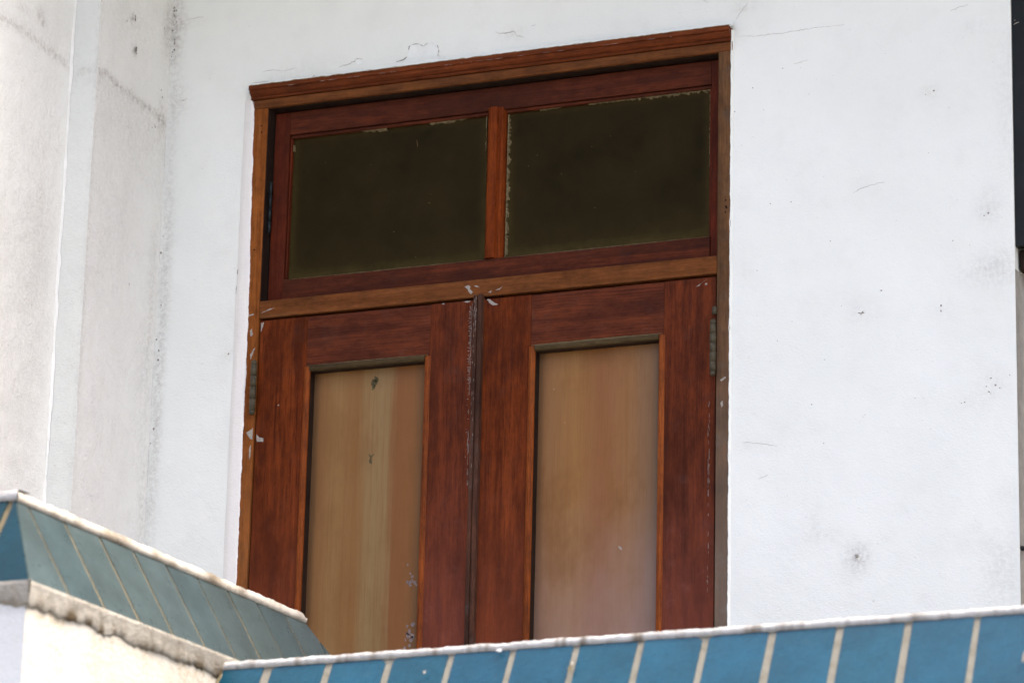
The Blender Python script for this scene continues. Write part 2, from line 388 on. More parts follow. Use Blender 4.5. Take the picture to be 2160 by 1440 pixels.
def wall_wear(x, z):
    r = 0.0; g = 0.05
    for bx, bz, rx, rz, a in BLOBS:
        d = ((x-bx)/rx)**2 + ((z-bz)/rz)**2
        if d < 6: r += a*math.exp(-d)
    d = (x+.30)/.03
    if d < 5: g += .7*math.exp(-d*d); r += .10*math.exp(-d*d)
    return (min(r, 1), min(g, 1), 0)
def axis_vals(breaks, fine):
    out = []
    for (a, b) in zip(breaks[:-1], breaks[1:]):
        st = .012 if any(lo-1e-6 <= a and b <= hi+1e-6 for lo, hi in fine) else .5
        k = max(1, int(round((b-a)/st)))
        out += [a + (b-a)*i/k for i in range(k)]
    return out + [breaks[-1]]
DOOR = (0.0, 1.50, 2.05, 5.10); DOOR2 = (2.30, 3.80, 2.05, 5.12)
xs = axis_vals([-.30, 0.0, 1.50, 2.30, 2.6, 3.80, 7.5], [(-.3, 2.6)])
zs = axis_vals([0.0, 2.05, 3.2, 5.10, 5.12, 5.6, 8.2], [(3.2, 5.6)])
def inside(x, z): return any(a+1e-5 < x < b-1e-5 and c+1e-5 < z < d-1e-5 for a, b, c, d in (DOOR, DOOR2))
V = []; Wr = []; F = []
for z in zs:
    for x in xs:
        edge = any((a-.02 < x < b+.02 and c-.02 < z < d+.02) for a, b, c, d in (DOOR, DOOR2)) or abs(x+.3) < .004
        dy = 0.0 if edge else .0035*mn.noise(Vector((x*4, z*4, 1.7))) + .0012*mn.noise(Vector((x*17, z*17, 4.1)))
        V.append((x, dy, z)); Wr.append(wall_wear(x, z))
nx = len(xs)
for j in range(len(zs)-1):
    for i in range(nx-1):
        if inside((xs[i]+xs[i+1])/2, (zs[j]+zs[j+1])/2): continue
        F.append((j*nx+i, j*nx+i+1, (j+1)*nx+i+1, (j+1)*nx+i))
fw = from_py('front_wall', V, F, 'plaster', house, True, wear=Wr)
# thickness of the wall in the two openings
def reveal(name, x, z0, z1, mat='plaster', y0=0.0, y1=.22):
    return from_py(name, [(x, y0, z0), (x, y1, z0), (x, y1, z1), (x, y0, z1)], [(0, 1, 2, 3)], mat, house)
for a, b, c, d in (DOOR, DOOR2):
    reveal('reveal', a, c, d); reveal('reveal', b, c, d)
    from_py('reveal', [(a, 0, d), (b, 0, d), (b, .22, d), (a, .22, d)], [(0, 1, 2, 3)], 'plaster', house)
# unlit room behind the doors
RX0, RX1 = -.25, 4.1
from_py('room_wall', [(RX0, 3, 1.9), (RX1, 3, 1.9), (RX1, 3, 5.5), (RX0, 3, 5.5), (RX0, .225, 1.9), (RX1, .225, 1.9), (RX1, .225, 5.5), (RX0, .225, 5.5)],
        [(0, 1, 2, 3), (0, 3, 7, 4), (1, 5, 6, 2), (3, 2, 6, 7), (0, 4, 5, 1)], 'black_gap', house)
# unseen overhang, added and sized to shade the wall and pillar
box('shade_overhang', -6.0, 5.4, -1.0, 6.0, 6.05, 6.20, 'plaster', house, .01)
box('upper_wall', -6.0, 5.3, .01, .20, 6.21, 8.2, 'plaster', house, 0)

# stepped pillar left of the door: side face, front strip, second side face
def pil_wear_side(y, z):
    r = .04; g = .40
    # old stain line
    for pts in ([(-0.423, 5.076), (-0.368, 5.084), (-0.325, 5.074), (-0.262, 5.069), (-0.181, 5.067), (-0.123, 5.064), (-0.049, 5.059), (.001, 5.04)],):
        for (a, b) in zip(pts[:-1], pts[1:]):
            if a[0] <= y <= b[0]:
                zz = a[1]+(b[1]-a[1])*(y-a[0])/(b[0]-a[0]); d = (z-zz)/.011
                r += .55*math.exp(-d*d)
                if z < zz: r += .20*math.exp(-((z-zz)/.10)**2)*(1 if y < -.1 else .6); g += .3*math.exp(-((z-zz)/.2)**2)
    for (by, bz, ry, rz, a) in ((-.227, 5.302, .02, .014, .6), (-.214, 5.207, .016, .018, .6), (-.02, 5.35, .03, .10, .45), (-.034, 5.06, .03, .05, .5), (-.03, 4.5, .025, .3, .28), (-.06, 4.2, .05, .25, .2), (-.02, 3.8, .03, .2, .3), (-.30, 4.62, .12, .2, .14), (-.25, 5.3, .16, .10, .15), (-.15, 4.9, .2, .1, .12), (-.42, 4.4, .015, .9, .25)):
        d = ((y-by)/ry)**2 + ((z-bz)/rz)**2
        if d < 6: r += a*math.exp(-d)
    return (min(r, 1), min(g, 1), 0)
def pil_wear_outer(y, z):
    r = .05; g = .42
    pts = [(-1.0, 5.10), (-0.823, 5.098), (-0.747, 5.105), (-0.669, 5.104), (-0.562, 5.099), (-0.48, 5.092), (-0.424, 5.087)]
    for (a, b) in zip(pts[:-1], pts[1:]):
        if a[0] <= y <= b[0]:
            zz = a[1]+(b[1]-a[1])*(y-a[0])/(b[0]-a[0]); d = (z-zz)/.014
            r += .40*math.exp(-d*d)
            if z > zz: r += .12*math.exp(-((z-zz)/.08)**2)
    for (by, bz, ry, rz, a) in ((-.613, 5.19, .02, .02, .6), (-.592, 5.168, .014, .012, .5), (-.698, 5.173, .03, .012, .3), (-.55, 4.6, .1, .3, .12), (-.65, 4.3, .2, .3, .12)):
        d = ((y-by)/ry)**2 + ((z-bz)/rz)**2
        if d < 6: r += a*math.exp(-d)
    return (min(r, 1), min(g, 1), 0)
def strip_wear(x, z):
    d = (z-5.079)/.010
    r = .25*math.exp(-d*d)*(1 if x > -.365 else .3) + .05
    g = .35 if z < 4.6 else .18
    r += .12*math.exp(-((z-5.06)/.03)**2) + .18*math.exp(-((x+.303)/.006)**2)
    return (r, g, 0)
def grid(name, A, B, fn, wear, mat, parent, bumpy=.002, seed=0.0):
    V = []; W = []; F = []; na = len(A)
    for b in B:
        for a in A:
            e = (a in (A[0], A[-1]))
            d = (.25 if e else 1)*(bumpy*mn.noise(Vector((a*6+seed, b*5, seed))) + bumpy*.5*mn.noise(Vector((a*25+seed, b*22, seed))))
            V.append(fn(a, b, d)); W.append(wear(a, b))
    for j in range(len(B)-1):
        for i in range(na-1): F.append((j*na+i, j*na+i+1, (j+1)*na+i+1, (j+1)*na+i))
    return from_py(name, V, F, mat, parent, True, wear=W)
def lin(a, b, st): k = max(1, int(round((b-a)/st))); return [a+(b-a)*i/k for i in range(k+1)]
Zp = lin(0, 3.4, .4)[:-1] + lin(3.4, 5.6, .010) + [6.05]
pil = empty('stepped_pillar', (-.6, -.6, 0), 'stepped white plaster pillar with a brown stain line, left of the door', 'pillar')
def pxe(z, s): return .004*mn.noise(Vector((z*5, s, 0))) + .002*mn.noise(Vector((z*31, s, 3)))
grid('inner_face', lin(-.424, .002, .008), Zp, lambda a, b, d: (-.300+d+(.010*max(0, (a+.06)/.06)**2 if a > -.06 else 0)*0, a, b), pil_wear_side, 'plaster_side', pil, .004, 2.2)
grid('front_strip', lin(-.386, -.300, .008), Zp, lambda a, b, d: (a + (pxe(b, 1.) if a < -.38 else 0), -.424+d, b), strip_wear, 'plaster_strip', pil, .002, 5.1)
grid('outer_face', lin(-1.2, -.424, .010), Zp, lambda a, b, d: (-.386+d + (pxe(b, 1.) if a > -.43 else 0), a, b), pil_wear_outer, 'plaster_side', pil, .004, 8.8)
from_py('street_face', [(-1.6, -1.2, 0), (-.386, -1.2, 0), (-.386, -1.2, 6.05), (-1.6, -1.2, 6.05)], [(0, 1, 2, 3)], 'plaster', pil)
# raised arris beads of thick paint along the strip edges
for nm, xx, yy in (('paint_ridge', -.386, -.425), ):
    v = []; f = []
    Z = lin(3.4, 5.6, .012)
    for i, z in enumerate(Z):
        w = .004 + .003*mn.noise(Vector((z*22, .3, 1)))
        dx = pxe(z, 1.)
        v += [(xx+dx-.001, yy-.006-w*.3, z), (xx+dx+w, yy-.0035, z), (xx+dx+w*1.3, yy+.0, z)]
    for i in range(len(Z)-1):
        for k in range(2): f.append((i*3+k, i*3+k+1, i*3+k+4, i*3+k+3))
    from_py(nm, v, f, 'plaster_side', pil, True)

# cracks, specks and lifting paint on the wall
CR = [[(0.056, 5.131), (0.092, 5.133), (0.121, 5.126), (0.155, 5.131), (0.178, 5.137), (0.192, 5.144)], [(-0.014, 5.144), (0.01, 5.146), (0.038, 5.145)], [(0.019, 5.177), (0.059, 5.179), (0.09, 5.172), (0.129, 5.176)], [(0.271, 5.162), (0.301, 5.167), (0.321, 5.173), (0.327, 5.181), (0.349, 5.176)], [(0.772, 5.208), (0.802, 5.199), (0.827, 5.204), (0.84, 5.188), (0.862, 5.179)], [(0.884, 5.212), (0.898, 5.215)], [(0.879, 5.139), (0.9, 5.144), (0.93, 5.142)], [(1.04, 5.134), (1.062, 5.137)], [(1.279, 5.138), (1.308, 5.14)], [(1.514, 5.1), (1.577, 5.094), (1.654, 5.093), (1.744, 5.096), (1.786, 5.096), (1.827, 5.096)], [(1.852, 4.601), (1.869, 4.61), (1.893, 4.616), (1.92, 4.621), (1.941, 4.624)], [(2.132, 5.096), (2.159, 5.105), (2.182, 5.108)], [(1.509, 5.151), (1.523, 5.172), (1.537, 5.188), (1.546, 5.198)], [(-0.256, 5.376), (-0.232, 5.379), (-0.191, 5.38)], [(-0.038, 4.493), (-0.036, 4.514), (-0.031, 4.536), (-0.035, 4.558), (-0.03, 4.579), (-0.028, 4.601)], [(1.682, 4.998), (1.703, 5.0), (1.722, 5.004)], [(1.407, 5.225), (1.428, 5.213)], [(1.609, 3.83), (1.582, 3.819)], [(1.535, 3.926), (1.582, 3.918), (1.636, 3.908)], [(-0.257, 5.116), (-0.234, 5.124)]]
STRONG = {0: .0042, 1: .0024, 3: .0024, 4: .0024, 14: .0026}
def wy(x, z): return .0035*mn.noise(Vector((x*4, z*4, 1.7))) + .0012*mn.noise(Vector((x*17, z*17, 4.1)))
for i, c in enumerate(CR):
    bm = bmesh.new()
    pts = resample(c)
    ribbon(bm, pts, STRONG.get(i, .0008), 0, .001, fn=lambda a, b, yy: (a, wy(a, b)+yy-.0009, b))
    from_bm('crack', bm, 'crack' if i in (0, 14) else 'hairline', house)
# the big lifted flake above the door
flk = [(0.457, 5.156), (0.479, 5.16), (0.491, 5.164), (0.496, 5.178), (0.499, 5.196), (0.505, 5.201), (0.517, 5.202), (0.532, 5.199), (0.543, 5.192), (0.558, 5.201), (0.576, 5.198), (0.587, 5.19), (0.592, 5.172), (0.591, 5.159), (0.605, 5.151), (0.624, 5.142)]
bm = bmesh.new(); ribbon(bm, resample(flk[:9]), .0046, 0, .001, fn=lambda a, b, yy: (a, wy(a, b)+yy-.001, b)); from_bm('crack', bm, 'crack', house)
bm = bmesh.new(); ribbon(bm, resample(flk[8:]), .0018, 0, .001, fn=lambda a, b, yy: (a, wy(a, b)+yy-.001, b)); from_bm('crack', bm, 'crack', house)
def lifted(pts, lift, y=-.0012):
    """sheet of paint, curled off the wall along its border"""
    pts = resample(pts+[pts[0]], .006, .0012)[:-1]; n = len(pts)
    cx = sum(p[0] for p in pts)/n; cz = sum(p[1] for p in pts)/n
    bm = bmesh.new(); rings = []
    for s, l in ((1.0, lift), (.86, lift*.6), (.5, .0015), (.15, .001)):
        rings.append([bm.verts.new((cx+(p[0]-cx)*s, wy(p[0], p[1])-l*(.7+.5*mn.noise(Vector((p[0]*60, p[1]*60, 0)))), cz+(p[1]-cz)*s)) for p in pts])
    for a, b in zip(rings[:-1], rings[1:]):
        for i in range(n): bm.faces.new((a[i], a[(i+1) % n], b[(i+1) % n], b[i]))
    bm.faces.new(rings[-1])
    back = [bm.verts.new((v.co.x, v.co.y+.0008, v.co.z)) for v in rings[0]]
    for i in range(n): bm.faces.new((rings[0][i], back[i], back[(i+1) % n], rings[0][(i+1) % n]))
    from_bm('paint_flake', bm, 'flake', house, False)
lifted(flk[2:14] + [(.612, 5.150), (.628, 5.136), (.60, 5.1275), (.50, 5.1275), (.452, 5.1280), (.463, 5.146), (.482, 5.152)], .0035)
lifted([(.05, 5.122), (.075, 5.130), (.10, 5.131), (.122, 5.124), (.085, 5.119)], .004)
lifted([(.125, 5.120), (.155, 5.129), (.18, 5.134), (.20, 5.134), (.175, 5.124)], .004)
lifted([(.325, 5.178), (.345, 5.174), (.352, 5.162), (.33, 5.160)], .003)
lifted([(.602, 5.150), (.625, 5.140), (.64, 5.132), (.612, 5.136)], .003)
lifted([(.935, 5.150), (.965, 5.152), (.985, 5.143), (.95, 5.138)], .003)

SP = [(1.874, 4.258, 9, 'crow'), (1.93, 4.317, 5, 's'), (2.095, 4.259, 5, 'v'), (2.095, 4.245, 4, 'v'), (2.23, 4.047, 5, 's'), (2.242, 4.027, 5, 's'), (2.224, 4.01, 6, 's'), (2.253, 4.018, 4, 's'), (2.217, 4.025, 3, 's'), (2.229, 4.005, 3, 's'), (2.158, 3.987, 4, 's'), (2.149, 3.985, 3, 's'), (2.23, 4.505, 6, 's'), (2.218, 4.499, 4, 's'), (2.281, 4.051, 3, 's'), (1.635, 4.202, 2, 's'), (1.786, 4.472, 3, 's'), (1.818, 4.284, 2, 's'), (1.903, 3.467, 3, 's'), (1.767, 3.905, 3, 's'), (1.733, 4.015, 3, 's'), (1.769, 4.137, 2, 's'), (1.674, 4.595, 3, 's'), (1.614, 4.596, 3, 's'), (1.561, 4.941, 3, 's'), (1.649, 4.988, 3, 's'), (1.593, 4.873, 2, 's'), (1.717, 3.705, 2, 's'), (2.083, 4.87, 5, 's'), (2.059, 4.862, 3, 's'), (-0.052, 4.312, 5, 's'), (1.576, 4.407, 3, 's'), (1.508, 4.877, 3, 's'), (2.018, 3.576, 2, 's'), (1.663, 3.768, 2, 's'), (1.877, 3.968, 2, 's'), (2.022, 4.009, 2, 's'), (1.883, 3.974, 2, 's'), (-0.246, 5.119, 4, 's'), (1.391, 5.132, 4, 's'), (2.131, 4.437, 3, 's')]
bm = bmesh.new()
for x, z, r, k in SP:
    q = lambda a, b, yy: (a, wy(a, b)+yy-.0008, b)
    rr = r*.00052
    if k == 'crow':
        for dx, dz in ((-.010, .002), (.006, .006), (.009, .001), (-.002, -.005)):
            ribbon(bm, [(x, z), (x+dx*.5, z+dz*.5), (x+dx, z+dz)], .0026, 0, .001, q)
    elif k == 'v': blob(bm, x, z, rr*.8, 0, .001, q, 1.8)
    else: blob(bm, x, z, rr, 0, .001, q, random.uniform(.6, 1))
for i in range(120):
    x = random.uniform(1.52, 2.29) if i % 3 else random.uniform(-.28, .0); z = random.uniform(3.4, 5.4)
    blob(bm, x, z, random.uniform(.0005, .0011), 0, .0008, lambda a, b, yy: (a, wy(a, b)+yy-.0006, b), .7)
tag(from_bm('dirt_specks', bm, 'dirtdot', house), kind='stuff')
bm = bmesh.new()
for i in range(26):        # dark scabs along the corner between pillar and wall
    z = random.choice([random.uniform(5.30, 5.43), random.uniform(4.0, 4.9), random.uniform(5.25, 5.4)])
    blob(bm, -.296+random.uniform(0, .012), z, random.uniform(.0012, .0034), -.001, .001, None, 1.3)
tag(from_bm('corner_scabs', bm, 'dirtdot', house), kind='stuff')
bm = bmesh.new()
fs = lambda a, b, yy: (-.2965-yy*0, a, b)
for (y, z, r) in ((-.227, 5.302, .006), (-.229, 5.310, .004), (-.214, 5.207, .005), (-.212, 5.215, .007), (-.21, 5.200, .003), (-.276, 5.279, .003), (-.05, 5.339, .003), (-.093, 5.007, .003), (-.074, 5.016, .0035), (-.08, 5.02, .002), (-.176, 4.497, .003), (-.04, 5.12, .004), (-.05, 5.14, .003)):
    ring = []; 
    k = 8; v = []
    for i in range(k):
        a = 2*math.pi*i/k; rr = r*random.uniform(.5, 1.2)
        v.append(bm.verts.new((-.2955, y+rr*.8*math.cos(a), z+rr*1.2*math.sin(a))))
    bm.faces.new(v)
tag(from_bm('gouges', bm, 'dirtdot', pil), kind='stuff')
# nail
bm = bmesh.new()
bmesh.ops.create_cone(bm, cap_ends=True, segments=12, radius1=.0042, radius2=.0036, depth=.012, matrix=Matrix.Translation((1.859, -.006, 3.590)) @ Matrix.Rotation(math.radians(96), 4, 'X'))
tag(from_bm('nail', bm, 'nail', house), label='single bright nail head in a grey ring of dirt')

# filler strip of plaster between wall and left jamb, with ragged edge lapping over the wood
def ragged(z, s): return .0022*mn.noise(Vector((z*38, s, 0))) + .0012*mn.noise(Vector((z*120, s, 1)))
v = []; f = []; Z = lin(3.2, 5.095, .004)
for z in Z:
    t = (5.09-z)/1.6
    e = .000 + .0125*min(1, max(0, (5.05-z)/.7)) + ragged(z, .5)
    if z > 5.055: e -= (z-5.055)*.25
    g = -.033 + .002*mn.noise(Vector((z*6, 9, 0)))
    for x, y in ((g-.004, .0005), (g, -.0010), (g+.0018, -.0032), (g+.018, -.0055), (e-.004, -.0108), (e, -.0104), (e+.0004, -.004)): v.append((x, y, z))
for i in range(len(Z)-1):
    for k in range(6): f.append((i*7+k, i*7+k+1, i*7+k+8, i*7+k+7))
from_py('filler_strip', v, f, 'plaster_lip', house, True)
v = []; f = []; Z = lin(3.2, 5.12, .006)
for z in Z:
    e = 1.4985 + ragged(z, 3.5)*.7
    for x, y in ((e, -.004), (e+.0004, -.0100), (e+.002, -.0085), (e+.005, -.001), (e+.008, .003)): v.append((x, y, z))
for i in range(len(Z)-1):
    for k in range(4): f.append((i*5+k, i*5+k+1, i*5+k+6, i*5+k+5))
from_py('filler_strip', v, f, 'plaster', house, True)
v = []; f = []; X = lin(-.012, 1.503, .005)
for x in X:
    e = 5.1235 + ragged(x, 7.7)*.8
    for z, y in ((e-.0005, -.012), (e, -.024+.005*mn.noise(Vector((x*30, 0, 2)))), (e+.003, -.018), (e+.010, -.004), (e+.03, .003)): v.append((x, y, z))
for i in range(len(X)-1):
    for k in range(4): f.append((i*5+k, i*5+k+5, i*5+k+6, i*5+k+1))
from_py('filler_strip', v, f, 'plaster', house, True)
v = []; f = []; X = lin(-.010, 1.503, .004)
for x in X:
    e = 5.1258 + ragged(x, 9.1)*.9
    for z, y in ((e-.0012, -.0325), (e+.0006, -.0320), (e+.0032+.0015*mn.noise(Vector((x*55, 3, 2))), -.0265), (e+.0045, -.02)): v.append((x, y, z))
for i in range(len(X)-1):
    for k in range(3): f.append((i*4+k, i*4+k+4, i*4+k+5, i*4+k+1))
from_py('old_filler', v, f, simple('yellowed_filler', (.26, .205, .12), .9, .1, .45, 90), house, True)
bm = bmesh.new()
for i in range(6): blob(bm, -.017+random.gauss(0, .004), 5.128+random.gauss(0, .007), random.uniform(.002, .0045), -.003, .001)
tag(from_bm('corner_scabs', bm, 'dirtdot', house), kind='stuff')

# ------------------------------------------------------------------ balcony door
D = empty('balcony_door', (.75, 0, 2.05), 'reddish brown double panelled door under a two pane dark transom window', 'door')
def cyl(bm, x, y, z0, z1, r, seg=14):
    bmesh.ops.create_cone(bm, cap_ends=True, segments=seg, radius1=r, radius2=r, depth=z1-z0, matrix=Matrix.Translation((x, y, (z0+z1)/2)))
# frame
extrude_profile('jamb', [(.000, -.008), (.043, -.008), (.045, -.006), (.045, .055), (.060, .055), (.060, .12), (.0, .12)], 2.05, 5.057, 'z', 'jamb', D, steps=1)
tag(extrude_profile('jamb', [(1.500, -.008), (1.463, -.008), (1.461, -.006), (1.461, .055), (1.446, .055), (1.446, .12), (1.5, .12)], 2.05, 5.057, 'z', 'jamb_grey', D), label='greyed weathered right jamb')
M['fascia'] = wood('fascia_wood', (.07, .022, .007), (.115, .040, .011), (.16, .058, .018), 'x', .6, .08, patch=.3, grime_amt=.2)
extrude_profile('fascia', [(.12, 5.045), (.055, 5.045), (.055, 5.058), (-.006, 5.058), (-.008, 5.060), (-.008, 5.0835), (-.006, 5.0855), (.12, 5.0855)], -.002, 1.502, 'x', 'fascia', D, steps=30, wob=.0006)
extrude_profile('crown_moulding', [(.02, 5.0862), (-.0125, 5.0862), (-.0150, 5.0880), (-.0150, 5.0905), (-.0120, 5.0925), (-.0125, 5.0950), (-.0175, 5.0975), (-.0225, 5.1030), (-.0250, 5.1090), (-.0250, 5.1110), (-.0315, 5.1125), (-.0315, 5.1255), (.02, 5.1255)], -.010, 1.4995, 'x', 'head', D, steps=30, wob=.0008)
bm = bmesh.new(); x = .12
while x < 1.35:
    L = random.uniform(.004, .03)
    if random.random() < (.75 if .35 < x < 1.0 else .3): ribbon(bm, [(x, 5.1118), (x+L*.5, 5.1120), (x+L, 5.1118)], random.uniform(.0008, .0020), -.0322, .0006)
    x += L + random.uniform(.001, .02)
o = from_bm('scrape_and_glint', bm, 'scrape_glint', D); tag(o, kind='stuff')  # broken pale dashes painted for dust and glints on the crown
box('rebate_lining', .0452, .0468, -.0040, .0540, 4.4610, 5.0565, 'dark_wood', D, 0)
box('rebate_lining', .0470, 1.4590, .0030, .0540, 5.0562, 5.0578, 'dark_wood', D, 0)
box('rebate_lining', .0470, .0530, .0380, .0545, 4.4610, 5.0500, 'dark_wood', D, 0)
box('crossbar', .0455, 1.4605, -.0065, .10, 4.409, 4.4605, 'bar', D, .0018)
box('threshold', .0455, 1.4605, .0, .12, 2.05, 2.10, 'bar', D, .002)
# transom sash, set back
TS = mesh_ob('transom_sash', bpy.data.meshes.new('transom_sash'), None)
bm = bmesh.new()
SY = .030
bm_box(bm, .0535, .1025, SY, SY+.035, 4.466, 5.0500, .0015); me = TS.data; bm.to_mesh(me); bm.free(); me.materials.append(M['sash_v']); TS.parent = D; TS.location = -D.location
def sub(name, parent, maker):  # sub-part: parent already carries the offset
    o = maker(); o.parent = parent; o.location = (0, 0, 0); o.name = name; return o
def sbox(name, parent, *a, mat='sash', bev=.0015):
    bm = bmesh.new(); bm_box(bm, *a, bev); o = from_bm(name, bm, mat); o.parent = parent; return o
sbox('stile', TS, 1.428, 1.457, SY, SY+.035, 4.466, 5.0500, mat='sash_v')
sbox('rail', TS, .103, 1.4275, SY, SY+.035, 4.979, 5.0500)
sbox('rail', TS, .103, 1.4275, SY-.004, SY+.035, 4.466, 4.530)
# glazing step moulding under the top rail
sbox('glazing_bead', TS, .103, .742, SY+.006, SY+.02, 4.9685, 4.9785, mat='sash', bev=.003)
sbox('glazing_bead', TS, .797, 1.4275, SY+.006, SY+.02, 4.9685, 4.9785, mat='sash', bev=.003)
sbox('glazing_bead', TS, .103, .109, SY+.006, SY+.02, 4.531, 4.968, mat='sash_v', bev=.002)
sbox('glazing_bead', TS, 1.421, 1.4275, SY+.006, SY+.02, 4.531, 4.968, mat='sash_v', bev=.002)
mp = [(.736, SY+.022), (.741, SY+.008), (.744, SY-.001), (.750, SY-.009), (.758, SY-.0125), (.768, SY-.0125), (.775, SY-.009), (.778, SY-.002), (.781, SY-.0015), (.786, SY-.003), (.791, SY-.001), (.796, SY+.008), (.800, SY+.022)]
o = extrude_profile('mullion', mp, 4.531, 4.986, 'z', 'mullion', None, smooth=False); o.parent = TS
# panes with dirt gathered along the borders
def pane(x0, x1, z0, z1):
    A = lin(x0, x1, .012); B = lin(z0, z1, .012); V = []; W = []; F = []
    for b in B:
        for a in A:
            e = min(a-x0, x1-a, (b-z0)*.8, z1-b)
            V.append((a, SY+.018, b)); W.append((max(0, 1-e/.03)*.75 + (.25*max(0, 1-(b-z0)/.12)), 0, 0))
    na = len(A)
    for j in range(len(B)-1):
        for i in range(na-1): F.append((j*na+i, j*na+i+1, (j+1)*na+i+1, (j+1)*na+i))
    o = from_py('pane', V, F, 'glass', None, wear=W); o.parent = TS
pane(.104, .742, 4.529, 4.981); pane(.796, 1.427, 4.529, 4.981)
# crumbling putty
def putty(pts, w, seed):
    random.seed(seed); bm = bmesh.new()
    P = resample(pts, .0025, .0003); v0 = []; v1 = []; v2 = []
    n = len(P)
    for i, p in enumerate(P):
        q0 = Vector(P[max(i-1, 0)]); q1 = Vector(P[min(i+1, n-1)]); d = (q1-q0).normalized(); nn = Vector((-d.y, d.x))
        ww = w*max(.08, .55 + .7*mn.noise(Vector((p[0]*55+seed, p[1]*55, seed))) + .6*mn.noise(Vector((p[0]*170+seed, p[1]*170, seed)))); p = Vector(p)
        v0.append(bm.verts.new((p.x, SY+.011, p.y))); v1.append(bm.verts.new((p.x+nn.x*ww*.6, SY+.012, p.y+nn.y*ww*.6))); v2.append(bm.verts.new((p.x+nn.x*ww, SY+.0175, p.y+nn.y*ww)))
    for i in range(n-1):
        bm.faces.new((v0[i], v0[i+1], v1[i+1], v1[i])); bm.faces.new((v1[i], v1[i+1], v2[i+1], v2[i]))
    bmesh.ops.recalc_face_normals(bm, faces=bm.faces)
    o = from_bm('putty', bm, 'putty'); o.parent = TS
putty([(.365, 4.969), (.335, 4.969)][::-1], -.004, 3)
putty([(.345, 4.9685), (.415, 4.9685)], -.0075, 4)
putty([(.553, 4.9685), (.668, 4.9685)], -.0075, 5)
putty([(.735, 4.972), (.735, 4.86)], -.0060, 6)
putty([(.737, 4.86), (.737, 4.72)], -.0025, 16)
putty([(.801, 4.965), (.801, 4.535)], .0110, 7)
putty([(.90, 4.9685), (.965, 4.9685)], -.003, 8)
putty([(1.05, 4.9685), (1.17, 4.9685)], -.0035, 9)
putty([(1.17, 4.9685), (1.42, 4.9685)], -.0085, 10)
putty([(1.4205, 4.955), (1.4205, 4.74)], -.0055, 11)
putty([(.110, 4.95), (.110, 4.93)], .006, 12)
putty([(.12, 4.531), (.735, 4.531)], .0028, 13)
putty([(.802, 4.531), (1.42, 4.531)], .0030, 14)
random.seed(11)
# thin pale dust line on the bottom rail's upper arris
def tiny(name, parent, lst, y, mat, th=.0008):
    bm = bmesh.new()
    for pts in lst: poly_patch(bm, pts, y, th)
    o = from_bm(name, bm, mat); o.parent = parent; return o
ribs = bmesh.new()
ribbon(ribs, resample([(.105, 4.5285), (.742, 4.5285)], .01, .0003), .0028, SY-.0048, .0006)
ribbon(ribs, resample([(.80, 4.5285), (1.425, 4.5285)], .01, .0003), .0028, SY-.0048, .0006)
o = from_bm('dust_highlight_line', ribs, simple('pale_dust', (.085, .062, .032), .9, .1, .4, 80)); o.parent = TS
ribs = bmesh.new()
ribbon(ribs, resample([(.508, 4.925), (.512, 4.915), (.513, 4.90)], .006, .0005), .0016, SY+.0172, .0005)
for i in range(16):
    blob(ribs, random.choice([random.uniform(.12, .72), random.uniform(.82, 1.41)]), random.uniform(4.56, 4.94), random.uniform(.0006, .0015), SY+.0172, .0005)
o = from_bm('scratch', ribs, simple('pane_scratch', (.16, .10, .05), .9, .1)); tag(o, kind='stuff'); o.parent = TS
# hinge of the transom
def hinge(name, parent, x, y, z0, z1, r, mat, knuckles, finial=True, world=False):
    bm = bmesh.new(); h = (z1-z0)/knuckles
    for i in range(knuckles):
        cyl(bm, x, y, z0+i*h+.0006, z0+(i+1)*h-.0006, r*(1+.05*random.uniform(-1, 1)))
    cyl(bm, x, y, z0+.001, z1-.001, r*.8)
    if finial:
        for zz, s in ((z1, 1), (z0, -1)):
            bmesh.ops.create_uvsphere(bm, u_segments=12, v_segments=8, radius=r*.95, matrix=Matrix.Translation((x, y, zz+s*.006)))
            cyl(bm, x, y, min(zz, zz+s*.004), max(zz, zz+s*.004), r*.6)
    o = from_bm(name, bm, mat, None, True); o.parent = parent
    return o
hinge('hinge', TS, .052, .020, 4.675, 4.835, .0055, 'hinge_black', 4, False)

